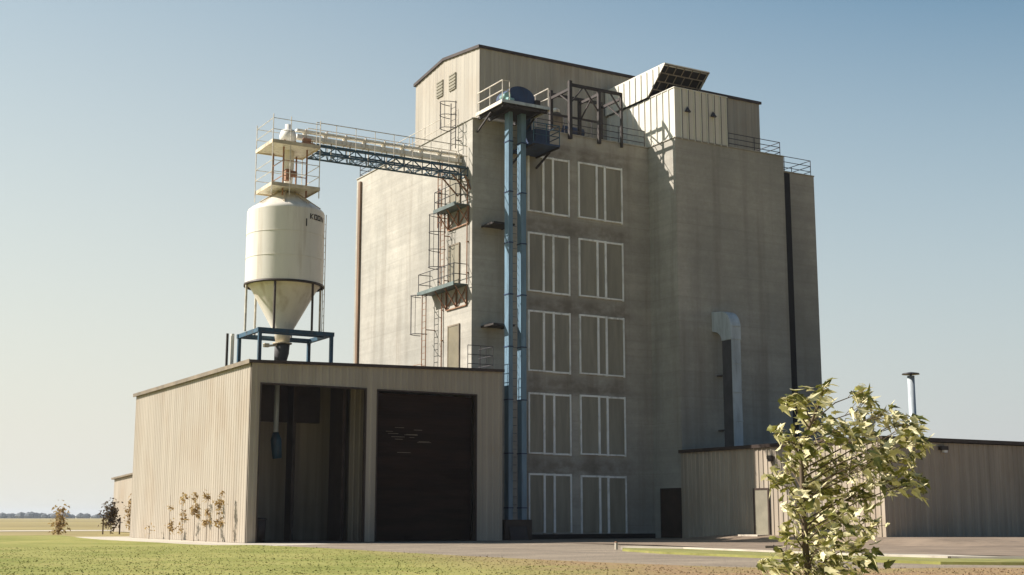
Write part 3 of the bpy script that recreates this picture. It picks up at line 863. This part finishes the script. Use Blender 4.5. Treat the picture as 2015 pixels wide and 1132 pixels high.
# ------------------------------------------------------------------ exhaust duct on the concrete block
t = thing('exhaust_duct', 'tall galvanised exhaust duct with curved elbow on the concrete block above the annex roof', 'duct', (42, 50.6, 4.2))
s = MB(); s.box(41.70, 42.25, 49.85, 50.58, 4.2, 9.6); s.build('shaft', 'galv', t)
prof = [(49.85, 9.6)]
prof += [(49.85, 10.2)]
for k in range(7):
    a = math.pi / 2 * k / 6
    prof.append((49.85 + 0.75 * (1 - math.cos(a)) , 10.2 + 0.85 * math.sin(a)))
prof += [(51.29, 11.1), (51.29, 10.15)]
for k in range(6):
    a = math.pi / 2 * k / 5
    prof.append((51.22 - 0.64 * math.sin(a), 9.6 + 0.5 * math.cos(a) if k < 5 else 9.6))
s = MB(); s.box(41.685, 41.699, 49.89, 50.57, 4.3, 9.58); s.build('side_shade', 'spout', t)  # dark sheet that paints the shade onto the duct's left face
s = MB(); s.extrude_x(prof[::-1], 41.66, 42.29); s.build('elbow', 'galv', t)
for z in (5.6, 7.0, 8.4, 9.6, 10.25):
    s = MB(); s.box(41.701, 42.29, 49.82, 50.60 if z < 10 else 51.28, z, z + 0.03); s.build('seam_band', 'galv', t)
for z in (5.2, 7.9):
    s = MB(); s.box(41.9, 42.19, 50.58, 51.3, z, z + 0.05); s.build('bracket', 'steel_dark', t)

# ------------------------------------------------------------------ silo on its blue stand
SXc, SYc, SR = 20.45, 54.8, 1.71
stand = thing('silo_stand', 'blue steel stand under the cream silo on the warehouse roof', 'stand', (20.5, 54.6, 7.3))
C4 = [(18.90, 53.36), (22.16, 53.36), (22.16, 56.0), (18.90, 56.0)]
for (x, y) in C4:
    s = MB(); s.box(x - 0.07, x + 0.07, y - 0.07, y + 0.07, wtop(x) + 0.1, 8.78); s.build('post', 'blue', stand)
for i in range(4):
    a, b = C4[i], C4[(i + 1) % 4]; s = MB()
    d = (Vector(b) - Vector(a)).normalized() * (0.11 if i % 2 == 0 else -0.11)
    s.bar((a[0] - d.x, a[1] - d.y, 8.87), (b[0] + d.x, b[1] + d.y, 8.87), 0.14, 0.18); s.build('beam', 'blue', stand)
s = MB(); s.bar((19.0, 54.0, 8.86), (22.06, 54.0, 8.86), 0.1, 0.12); s.bar((19.0, 55.6, 8.86), (22.06, 55.6, 8.86), 0.1, 0.12); s.build('cross_beam', 'blue', stand)

silo = thing('silo', 'cream cylindrical feed silo with steep cone bottom on a blue stand', 'silo', (SXc, SYc, 8.96))
s = MB(); s.lathe((SXc, SYc), [(SR, 11.12), (SR, 11.15), (SR, 11.3), (SR, 14.2), (SR, 14.32), (SR, 14.34), (SR - 0.04, 14.43), (SR - 0.14, 14.52), (SR - 0.30, 14.62), (0.55, 15.22), (0.3, 15.26)], 64)
s.build('shell', 'silo', silo, True)
for z in (12.2, 13.27):
    s = MB(); s.lathe((SXc, SYc), [(SR + 0.002, z), (SR + 0.014, z), (SR + 0.014, z + 0.022), (SR + 0.002, z + 0.022)], 64, False); s.build('seam_ring', 'silo', silo)
s = MB(); s.lathe((SXc, SYc), [(0.30, 8.55), (0.36, 8.95), (SR - 0.30, 10.86), (SR - 0.20, 11.00), (SR - 0.06, 11.10)], 64); s.build('cone', 'silo', silo, True)
s = MB(); s.lathe((SXc, SYc), [(SR + 0.03, 11.02), (SR + 0.05, 11.02), (SR + 0.05, 11.115), (SR + 0.03, 11.115)], 64, False)
s.lathe((SXc, SYc), [(SR - 0.02, 11.02), (SR + 0.03, 11.02)], 64, False); s.lathe((SXc, SYc), [(SR + 0.03, 11.115), (SR - 0.02, 11.115)], 64, False)
s.build('skirt_ring', 'trim', silo, True)
vx, vy = math.cos(R(30.4 - 0)), -math.sin(R(30.4))            # camera right
fx, fy = math.sin(R(30.4)), math.cos(R(30.4))
# direction from silo to camera and its right-hand side
dcam = Vector((-SXc, -SYc)).normalized(); rgt = Vector((-dcam.y, dcam.x))
for k in range(6):
    a = R(-13 + 60 * k); rr_ = SR - 0.02
    c = Vector((SXc, SYc)) + (dcam * math.cos(a) + rgt * math.sin(a)) * rr_
    s = MB(); s.tube([(c.x, c.y, 8.97), (c.x, c.y, 11.02)], 0.055, 8); s.build('leg', 'trim' if k in (0, 1) else 'rail_pale', silo)
s = MB(); s.lathe((SXc, SYc), [(0.34, 8.50), (0.42, 8.50), (0.42, 8.549), (0.34, 8.549)], 32); s.build('outlet_collar', 'ochre', silo)
s = MB(); s.tube([(SXc, SYc, 8.5), (SXc - 0.02, SYc, 8.1), (SXc - 0.12, SYc, 7.36)], [0.33, 0.32, 0.22], 16); s.build('outlet_spout', 'spout', silo, True)
s = MB(); s.bar((SXc - 0.3, SYc - 0.1, 8.42), (SXc - 0.75, SYc - 0.15, 8.36), 0.09); s.box(SXc - 0.9, SXc - 0.68, SYc - 0.25, SYc - 0.05, 8.3, 8.46); s.build('gate_handle', 'ochre', silo)
# faded lettering high on the right flank (unreadable in the photo)
def on_shell(deg, z, r=SR + 0.012):
    a = R(deg); c = Vector((SXc, SYc)) + (dcam * math.cos(a) + rgt * math.sin(a)) * r
    return Vector((c.x, c.y, z))
s = MB()
def stroke(d0, z0, d1, z1, w=0.05):
    s.bar(on_shell(d0, z0), on_shell(d1, z1), 0.012, w) if abs(z0 - z1) < 0.02 else s.add(
        [on_shell(d0 - 1.0, z0), on_shell(d0 + 1.0, z0), on_shell(d1 + 1.0, z1), on_shell(d1 - 1.0, z1)], [(0, 1, 2, 3)])
zb, zt = 13.88, 14.12
for i, d0 in enumerate((38, 46, 54, 63)):
    w = 5 if i != 3 else 7
    stroke(d0, zb, d0, zt)
    if i == 0: stroke(d0 + 0.5, (zb + zt) / 2, d0 + w, zt); stroke(d0 + 0.5, (zb + zt) / 2, d0 + w, zb)
    elif i in (1, 2): stroke(d0 + w, zb, d0 + w, zt); stroke(d0, zb + 0.02, d0 + w, zb + 0.025); stroke(d0, zt - 0.025, d0 + w, zt - 0.02)
    else: stroke(d0 + w, zb, d0 + w, zt); stroke(d0, zt, d0 + w, zb)
stroke(31, 13.52, 31, 13.86, 0.03)
s.build('lettering', 'letter', silo)
s = MB(); a1 = on_shell(92, 0, SR + 0.07)
a2 = on_shell(106, 0, SR + 0.07)
for p in (a1, a2): s.tube([(p.x, p.y, 9.0), (p.x, p.y, 14.4)], 0.018, 5)
z = 9.2
while z < 14.3:
    s.tube([(a1.x, a1.y, z), (a2.x, a2.y, z)], 0.012, 4); z += 0.32
s.build('ladder', 'ochre', silo)
# roof braces
s = MB()
for k in range(8):
    a = R(20 + 45 * k); s.bar((SXc + 0.5 * math.cos(a), SYc + 0.5 * math.sin(a), 15.29), (SXc + (SR - 0.2) * math.cos(a), SYc + (SR - 0.2) * math.sin(a), 14.62), 0.05)
s.build('roof_rib', 'ochre', silo)
t = s = None

# conveyor head tower above silo
ht = thing('silo_head_tower', 'cream access tower with two decks above the cream silo', 'access tower', (20.3, 54.5, 15.2))
def deck(z, x0, x1, y0, y1):
    s = MB(); s.box(x0, x1, y0, y1, z, z + 0.05); d = s.build('deck', 'silo_white', ht)
    s = MB()
    s.box(x0 - 0.03, x1 + 0.03, y0 - 0.03, y0, z - 0.07, z + 0.09); s.box(x0 - 0.03, x1 + 0.03, y1, y1 + 0.03, z - 0.07, z + 0.09)
    s.box(x0 - 0.03, x0, y0, y1, z - 0.07, z + 0.09); s.box(x1, x1 + 0.03, y0, y1, z - 0.07, z + 0.09)
    s.build('deck_edge', 'ochre', d)
deck(15.32, 19.28, 21.45, 53.45, 55.5)
deck(17.22, 19.22, 21.4, 53.4, 55.5)
for (x, y) in ((19.22, 53.4), (21.42, 53.4), (21.42, 55.52), (19.22, 55.52), (20.05, 53.42)):
    s = MB(); s.tube([(x, y, 14.9), (x, y, 18.45)], 0.022, 6); s.build('post', 'rail_pale', ht)
s = MB()
for zb_ in (15.37, 17.27):
    for dz in (0.5, 1.0):
        P = [(19.22, 53.4), (21.42, 53.4), (21.42, 55.52), (19.22, 55.52), (19.22, 53.4)]
        for i in range(4):
            if zb_ > 17 and i == 1: continue
            s.tube([(*P[i], zb_ + dz), (*P[i + 1], zb_ + dz)], 0.016, 5)
s.build('handrail', 'rail_pale', ht)
s = MB()
for (x, y) in ((19.95, 54.0), (21.05, 54.0), (21.05, 55.3), (19.95, 55.3)): s.bar((x, y, 15.0), (x, y, 17.2), 0.06)
for z in (15.9, 16.6): s.bar((19.95, 54.0, z), (21.05, 54.0, z), 0.03); s.bar((19.95, 54.0, z), (19.95, 55.3, z), 0.03)
s.build('column', 'rust', ht)
s = MB(); s.tube([(20.45, 54.7, 17.5), (20.45, 54.7, 16.2), (20.48, 54.7, 15.38)], [0.26, 0.24, 0.13], 14); s.build('spout', 'silo_white', ht, True)
s = MB(); s.tube([(20.45, 54.5, 16.15), (20.75, 54.5, 16.15)], 0.15, 12); s.box(20.2, 20.42, 54.3, 54.6, 15.8, 16.3); s.build('slide_gate', 'rust', ht)
s = MB(); s.lathe((20.35, 54.6), [(0.36, 17.6), (0.38, 17.9), (0.30, 18.15), (0.14, 18.18), (0.14, 18.42)], 24); s.build('drive_drum', 'silo_white', ht, True)
s = MB()
for x in (20.1, 20.6): s.box(x - 0.04, x + 0.04, 54.3, 54.9, 17.27, 17.62)
s.build('saddle', 'rust', ht)

# bridge to tower
br = thing('conveyor_bridge', 'blue truss bridge with cream conveyor running from silo top to tower', 'conveyor bridge', (25, 54.6, 17))
tx0, tx1, tz0, tz1 = 21.48, 29.25, 17.12, 17.50
s = MB()
for y in (54.05, 55.0):
    s.bar((tx0, y, tz0), (tx1, y, tz0), 0.07); s.bar((tx0, y, tz1), (tx1, y, tz1), 0.07)
    n = 16
    for k in range(n):
        xa = tx0 + (tx1 - tx0) * k / n; xb = tx0 + (tx1 - tx0) * (k + 1) / n
        s.bar((xa, y, tz0 if k % 2 else tz1), (xb, y, tz1 if k % 2 else tz0), 0.045)
        s.bar((xb, y, tz0), (xb, y, tz1), 0.035)
for k in range(17):
    xa = tx0 + (tx1 - tx0) * k / 16
    s.bar((xa, 54.05, tz0), (xa, 55.0, tz0), 0.04)
    if k < 16: s.bar((xa, 54.05 if k % 2 else 55.0, tz0), (tx0 + (tx1 - tx0) * (k + 1) / 16, 55.0 if k % 2 else 54.05, tz0), 0.035)
s.build('truss', 'blue', br)
s = MB(); s.box(tx0, tx1, 54.02, 54.45, tz1 + 0.04, tz1 + 0.07); s.build('walkway', 'deck_green', br)
s = MB(); s.box(20.8, 29.24, 54.62, 54.98, 17.90, 18.08); s.build('trough', 'silo_white', br)
s = MB(); s.box(20.8, 29.24, 54.66, 54.94, 18.24, 18.34); s.build('return_duct', 'silo_white', br)
for k in range(9):
    s = MB(); s.box(21.2 + k * 0.98, 21.25 + k * 0.98, 54.59, 55.01, 17.88, 18.36); s.build('trough_flange', 'rail_pale', br)
for k in range(9):
    s = MB(); s.bar((21.6 + k * 0.93, 54.8, tz0), (21.6 + k * 0.93, 54.8, 17.91), 0.05); s.build('trough_support', 'rail_pale', br)
s = MB()
for y in (54.0, 55.05):
    for z in (18.05, 18.55): s.tube([(tx0, y, z), (29.2, y, z)], 0.022, 5)
    for k in range(9): s.tube([(tx0 + k * 0.96, y, tz1), (tx0 + k * 0.96, y, 18.56)], 0.018, 5)
s.build('handrail', 'rail_pale', br)
s = MB(); s.tube([(21.0, 54.4, 17.75), (21.35, 54.4, 17.75)], 0.13, 12); s.box(20.9, 21.5, 54.2, 54.6, 17.32, 17.62); s.build('motor', 'rust', br)
s = MB(); s.bar((29.1, 54.02, tz0 - 0.02), (29.24, 53.75, 16.4), 0.06); s.bar((28.4, 54.05, tz0 - 0.03), (29.24, 54.05, 16.3), 0.06); s.bar((28.4, 55.0, tz0 - 0.03), (29.24, 55.0, 16.3), 0.06); s.build('bracket', 'rust', br)

# ------------------------------------------------------------------ ladders and platforms on the sunlit wall
def ladder(label, x, y, z0, z1, cage_from=None, cage_n=3, mat='rust', w=0.42):
    t = thing('wall_ladder', label, 'ladder', (x, y, z0), 'steel ladders on the sunlit tower wall')
    s = MB()
    for yy in (y - w / 2, y + w / 2): s.tube([(x, yy, z0), (x, yy, z1)], 0.028, 6)
    s.build('stile', mat, t)
    z = z0 + 0.25
    while z < z1:
        s = MB(); s.tube([(x, y - w / 2, z), (x, y + w / 2, z)], 0.014, 5); s.build('rung', mat, t); z += 0.31
    if cage_from is not None:
        s = MB(); n = 10; zs = [cage_from + (z1 - 0.1 - cage_from) * k / (cage_n - 1) for k in range(cage_n)]
        arc = [(x - 0.72 * math.sin(math.pi * k / n), y + 0.36 * math.cos(math.pi * k / n)) for k in range(n + 1)]
        for z in zs: s.tube([(*p, z) for p in arc], 0.02, 5)
        for k in (3, 5, 7): s.tube([(*arc[k], zs[0]), (*arc[k], zs[-1])], 0.013, 4)
        s.build('cage', 'steel_grey', t)
    s = MB(); z = z0 + 0.4
    while z < z1: s.box(x + 0.03, TX0 if TX0 > x else x + 0.1, y - w / 2 - 0.02, y - w / 2 + 0.02, z, z + 0.04); z += 2.2
    s.build('standoff', mat, t)
def access_platform(label, x0, y0, y1, z, depth):
    t = thing('access_platform', label, 'platform', (TX0, (y0 + y1) / 2, z), 'bracketed platforms on the sunlit tower wall')
    s = MB(); s.box(x0, TX0 - 0.002, y0, y1, z, z + 0.05); s.box(x0 - 0.03, x0, y0 - 0.03, y1 + 0.03, z - 0.06, z + 0.12); s.build('deck', 'deck_green', t)
    s = MB(); ya, yb = y0 + 0.05, y0 + min(2.2, y1 - y0) - 0.1
    n = 2
    for k in range(n + 1):
        yy = ya + (yb - ya) * k / n
        s.bar((TX0 - 0.05, yy, z - 0.03), (TX0 - 0.05, yy, z - depth), 0.07)
        s.bar((x0 + 0.1, yy, z - 0.05), (TX0 - 0.06, yy, z - depth + 0.05), 0.045)
        if k < n: s.bar((TX0 - 0.05, yy, z - 0.08), (TX0 - 0.05, ya + (yb - ya) * (k + 1) / n, z - depth + 0.04), 0.04)
    s.bar((TX0 - 0.05, ya, z - depth), (TX0 - 0.05, yb, z - depth), 0.05)
    s.build('bracket', 'rust', t)
    s = MB()
    for h in (0.5, 1.0): s.tube([(TX0 - 0.02, y0 + 0.02, z + h), (x0 + 0.02, y0 + 0.02, z + h), (x0 + 0.02, y1 - 0.02, z + h), (TX0 - 0.02, y1 - 0.02, z + h)], 0.02, 5)
    L = y1 - y0; n = max(2, round(L / 1.1))
    for k in range(n + 1): s.tube([(x0 + 0.02, y0 + 0.02 + (L - 0.04) * k / n, z), (x0 + 0.02, y0 + 0.02 + (L - 0.04) * k / n, z + 1.0)], 0.02, 5)
    s.build('handrail', 'steel_grey', t)
access_platform('upper green deck on rusty brackets beneath the conveyor bridge', 28.50, 53.85, 56.1, 15.62, 0.85)
access_platform('lower longer green deck on rusty brackets near mid height of the sunlit wall', 28.50, 54.0, 57.75, 11.80, 0.95)
ladder('short caged ladder rising from the upper deck to the conveyor bridge', 28.95, 56.35, 15.0, 18.3, None)
ladder('rusty caged ladder between the lower and upper decks', 28.95, 56.05, 11.85, 15.6, 12.9, 4)
ladder('long ladder from the warehouse roof up to the lower deck', 28.75, 57.55, 7.42, 11.8, 9.8, 2)
ladder('caged ladder beside the tower corner rising from the bridge to the roof', 28.95, 55.0, 18.6, 21.0, 19.6, 3, 'steel_dark', 0.5)
for (lab, y, z0, z1, mat) in (('thin rusty pipe running down beside the tan door', 56.5, 7.42, 11.75, 'rust'), ('thin rusty conduit beside the rusty caged ladder', 56.9, 11.86, 17.1, 'steel_grey'),
                              ('rusty conduit at the tower corner above the lower deck', 53.95, 11.86, 16.9, 'rust')):
    t = thing('conduit', lab, 'pipe', (TX0 - 0.1, y, z0), 'conduits on the sunlit tower wall')
    s = MB(); s.tube([(TX0 - 0.08, y, z0), (TX0 - 0.08, y, z1)], 0.035, 6); s.build('pipe', mat, t)
    s = MB(); z = z0 + 0.5
    while z < z1: s.box(TX0 - 0.11, TX0, y - 0.05, y + 0.05, z, z + 0.04); z += 1.5
    s.build('clip', mat, t)
t = thing('standpipe', 'dark and white standpipe pair rising left of the silo stand', 'pipe', (18.65, 56.6, 7.3))
s = MB(); s.tube([(18.55, 56.6, 7.3), (18.55, 56.6, 9.05)], 0.06, 8); s.build('pipe', 'steel_dark', t)
s = MB(); s.tube([(18.78, 56.6, 7.3), (18.78, 56.6, 9.05)], 0.09, 8); s.build('pipe', 'silo_white', t)

# ------------------------------------------------------------------ far low building, marker posts
fb = thing('farm_shed', 'low cream metal shed with sloping eave beyond the warehouse', 'shed', (30, 97, 0))
def fz(y): return 4.35 - (y - 80) * 0.036
s = MB(); s.corr('x', 24.1, 78, 98.0, 0, fz, 0.4, 0.012); s.add([(24.13, 78, 0), (40, 78, 0), (40, 98, 0), (24.13, 98, 0), (24.13, 78, fz(78)), (40, 78, fz(78)), (40, 98, fz(98)), (24.13, 98, fz(98))], [(0, 1, 5, 4), (1, 2, 6, 5), (2, 3, 7, 6), (3, 0, 4, 7)])
s.build('wall', 'tan_siding', fb)
s = MB(); s.add([(23.9, 77.9, fz(78)), (40.1, 77.9, fz(78)), (40.1, 98.2, fz(98)), (23.9, 98.2, fz(98)), (23.9, 77.9, fz(78) + 0.12), (40.1, 77.9, fz(78) + 0.12), (40.1, 98.2, fz(98) + 0.12), (23.9, 98.2, fz(98) + 0.12)], [(0, 3, 2, 1), (4, 5, 6, 7), (0, 1, 5, 4), (1, 2, 6, 5), (2, 3, 7, 6), (3, 0, 4, 7)])
s.build('roof', 'trim_tan', fb)
t = thing('marker_post', 'small pale marker post at the tip of the grass strip', 'marker post', (24.35, 35.0, 0))
s = MB(); s.tube([(24.35, 35.0, 0), (24.35, 35.0, 0.22)], 0.05, 8); s.build('post', 'concrete_pad', t)
s = MB(); s.lathe((24.35, 35.0), [(0.06, 0.221), (0.03, 0.25)], 8); s.build('cap', 'rust', t)
t = thing('sign_stub', 'low pale board on a short dark post beside the grass strip', 'sign', (26.1, 29.6, 0.05))
s = MB(); s.tube([(26.1, 29.6, -0.01), (26.1, 29.6, 0.22)], 0.02, 6); s.build('post', 'steel_dark', t)
s = MB(); s.box(25.75, 26.4, 29.56, 29.58, 0.13, 0.20); s.build('board', 'trim_tan', t)

# ------------------------------------------------------------------ foliage
LEAF = [(0, 0), (0.14, 0.06), (0.30, 0.10), (0.25, 0.28), (0.38, 0.55), (0.22, 0.52), (0.15, 0.78), (0, 1.15), (-0.15, 0.78), (-0.22, 0.52), (-0.38, 0.55), (-0.25, 0.28), (-0.30, 0.10), (-0.14, 0.06)]
def add_leaf(mb, p, d, up, size):
    d = d.normalized(); sd = d.cross(up)
    if sd.length < 1e-3: sd = Vector((1, 0, 0))
    sd.normalize(); nn = sd.cross(d)
    o = []
    for (u, v) in LEAF:
        bend = -0.25 * v * v + 0.22 * abs(u)
        o.append(p + sd * u * size * 0.95 + d * v * size + nn * bend * size)
    c = p + d * 0.35 * size - nn * 0.03 * size
    n = len(LEAF)
    mb.add([*o, c], [(i, (i + 1) % n, n) for i in range(n)])
def cam_pt(px, py, w, jitter=0.0):
    """a place in the world w metres ahead of the photographer's stand, measured off the photo"""
    u, v = px - 1007.5, 566 - py; cp, sp = math.cos(R(9.87)), math.sin(R(9.87))
    fw = 2600 * cp - v * sp; t = w / fw
    return Vector((t * (fw * math.sin(R(30.4)) + u * math.cos(R(30.4))), t * (fw * math.cos(R(30.4)) - u * math.sin(R(30.4))), 1 + t * (2600 * sp + v * cp)))
tree = thing('maple_tree', 'young silver maple with wind blown pale leaves in the right foreground', 'tree', cam_pt(1600, 1390, 10.0) * Vector((1, 1, 0)) if False else (cam_pt(1600, 1132, 10.0).x, cam_pt(1600, 1132, 10.0).y, 0))
base = Vector(tree.location)
W0 = 10.0
top = cam_pt(1575, 880, W0)
lead = [base, cam_pt(1600, 1200, W0), cam_pt(1585, 1080, W0), cam_pt(1580, 980, W0 + 0.05), top, cam_pt(1610, 800, W0), cam_pt(1622, 755, W0)]
s = MB(); s.tube(lead, [0.032, 0.028, 0.024, 0.019, 0.014, 0.009, 0.004], 8); s.build('trunk', 'bark', tree, True)
ends = [(1618, 775, 20), (1575, 790, 30), (1600, 830, 34), (1540, 790, 10), (1690, 775, 18), (1700, 805, 30), (1740, 815, 22), (1640, 850, 34), (1680, 850, 34), (1560, 870, 30), (1530, 850, 14),
        (1790, 830, 22), (1775, 850, 16), (1805, 870, 24), (1735, 880, 30), (1770, 900, 26), (1590, 905, 40), (1650, 915, 42), (1700, 920, 36), (1545, 920, 28), (1525, 945, 18), (1750, 945, 32), (1790, 950, 24),
        (1640, 965, 36), (1590, 965, 30), (1690, 975, 30), (1720, 905, 24), (1560, 1000, 28), (1610, 1020, 34), (1660, 1015, 34), (1700, 1030, 22), (1540, 1040, 12),
        (1580, 1060, 34), (1630, 1070, 36), (1680, 1075, 26), (1600, 1110, 36), (1650, 1115, 32), (1540, 1085, 26), (1520, 1110, 22), (1500, 1105, 8), (1690, 1105, 14), (1565, 1140, 34), (1620, 1150, 36), (1670, 1160, 30), (1530, 1160, 26), (1600, 1190, 34)]
br_ = MB(); lf = MB(); lr = random.Random(21)
cr = Vector((math.cos(R(30.4)), -math.sin(R(30.4)), 0)); cf = Vector((math.sin(R(30.4)), math.cos(R(30.4)), 0))
for (px, py, rad) in ends:
    dep = W0 + lr.uniform(-0.38, 0.38)
    e = cam_pt(px, py, dep)
    # join the lead lower down
    zt_ = min(e.z - 0.12 - abs(px - 1590) * 0.0012, top.z + 0.35)
    best = None
    for i in range(len(lead) - 1):
        a, b = lead[i], lead[i + 1]
        if a.z <= zt_ <= b.z or (i == len(lead) - 2 and best is None): best = a.lerp(b, max(0, min(1, (zt_ - a.z) / max(1e-6, b.z - a.z))))
        if best is not None: break
    mid = best.lerp(e, 0.5) + Vector((0, 0, 0.04))
    br_.tube([best, mid, e], [0.007, 0.0045, 0.0025], 5)
    rr3 = rad / 2600.0 * W0 * 1.05
    nl = int(12 + (rad / 10.0) ** 2 * 3.7)
    for k in range(nl):
        q = e + Vector((lr.gauss(0, 0.48), lr.gauss(0, 0.6), lr.gauss(0, 0.48))) * rr3
        d = cr * lr.uniform(0.2, 1.2) + cf * lr.uniform(-0.7, 0.5) + Vector((0, 0, lr.uniform(-0.9, 0.5)))
        up = Vector((lr.gauss(0, 0.55), lr.gauss(0, 0.55), 1.0)) if lr.random() < 0.58 else Vector((lr.gauss(0, 1), lr.gauss(0, 1), -0.9))
        add_leaf(lf, q, d, up, lr.uniform(0.045, 0.105))
        if lr.random() < 0.2: br_.tube([mid.lerp(e, lr.uniform(0.3, 1)), q], [0.003, 0.002], 3, False)
br_.build('branch', 'bark', tree)
lf.build('crown', 'leaf', tree)

# saplings along the warehouse wall
def sapling(name, label, cat, x, y, h, spread, n, seed, group=None, stakes=False, mat='leaf_dry', lo=0.15, blob=0.09, ls=(0.08, 0.17)):
    r = random.Random(seed)
    t = thing(name, label, cat, (x, y, 0), group)
    s = MB(); s.tube([(x, y, 0), (x + r.uniform(-.05, .05), y + r.uniform(-.05, .05), h * 0.6), (x + r.uniform(-.08, .08), y + r.uniform(-.1, .1), h)], [0.014, 0.010, 0.004], 6); s.build('stem', 'bark', t)
    s = MB()
    cl = [(r.uniform(lo, 1.0), r.uniform(0, 6.28)) for _ in range(max(3, n // 22))]
    for k in range(n):
        zf, th = cl[k % len(cl)]
        rr_ = spread * (0.25 + 0.4 * r.random())
        p = Vector((x + rr_ * math.cos(th) + r.gauss(0, blob), y + rr_ * math.sin(th) + r.gauss(0, blob), max(0.06, h * zf + r.gauss(0, blob * 1.3))))
        d = Vector((r.gauss(0, 1), r.gauss(0, 1), r.gauss(0, 0.7))); add_leaf(s, p, d, Vector((r.gauss(0, .6), r.gauss(0, .6), 1)), r.uniform(*ls))
    s.build('crown', mat, t)
    if stakes:
        for dx in (-0.45, 0.55):
            s = MB(); s.bar((x + dx * cr.x, y + dx * cr.y, 0), (x + dx * cr.x, y + dx * cr.y, 1.0), 0.07); s.build('stake', 'wood', t)
    return t
G = 'thin saplings planted along the sunlit warehouse wall'
nm = ['farthest thin brown sapling of the row along the warehouse wall', 'second farthest thin sapling of the row along the warehouse wall', 'middle brown sapling of the row along the warehouse wall',
      'greenish sapling next to the nearest one along the warehouse wall', 'nearest sapling of the row, closest to the open truck bay']
for i, y in enumerate((59.9, 58.0, 56.3, 54.6, 53.0)):
    sapling('sapling', nm[i], 'sapling', 17.3, y, 2.0, 0.16, (90, 110, 150, 120, 160)[i], 31 + i, G, blob=0.065)
sapling('sapling', 'small low sprig far left of the row at the warehouse wall', 'sapling', 17.3, 63.3, 0.8, 0.12, 16, 50, G)
sapling('shrub', 'dark brown staked shrub standing left of the far cream shed', 'shrub', 19.95, 81.5, 1.75, 0.4, 520, 60, None, True, 'shrub_dark', lo=0.38, blob=0.20, ls=(0.12, 0.24))
sapling('shrub', 'golden brown shrub against the wall of the far cream shed', 'shrub', 21.8, 83.5, 2.1, 0.4, 420, 61, None, False, lo=0.25, blob=0.2, ls=(0.12, 0.24))
sapling('shrub', 'sparse tan bush nearest the warehouse corner by the shed', 'shrub', 23.3, 83.0, 1.9, 0.7, 110, 62, None, False, lo=0.1, blob=0.18)
sapling('shrub', 'narrow brown shrub at far left beside the pale road', 'shrub', 17.4, 83.5, 1.3, 0.22, 300, 63, None, False, lo=0.15, blob=0.2, ls=(0.12, 0.24))

# ------------------------------------------------------------------ thin summer haze
hz_m = bpy.data.materials.new("haze"); hz_m.use_nodes = True
hn = hz_m.node_tree
for n in list(hn.nodes): hn.nodes.remove(n)
ho = hn.nodes.new("ShaderNodeOutputMaterial"); pv = hn.nodes.new("ShaderNodeVolumePrincipled")
pv.inputs['Color'].default_value = (0.86, 0.92, 1.0, 1)
pv.inputs['Density'].default_value = 0.00016
pv.inputs['Anisotropy'].default_value = 0.3
hn.links.new(pv.outputs[0], ho.inputs['Volume'])
M['haze'] = hz_m
hb = MB(); hb.box(-4100, 5100, -3100, 6100, -1.2, 28.5)
tag(hb.build('haze', 'haze'), kind='stuff')
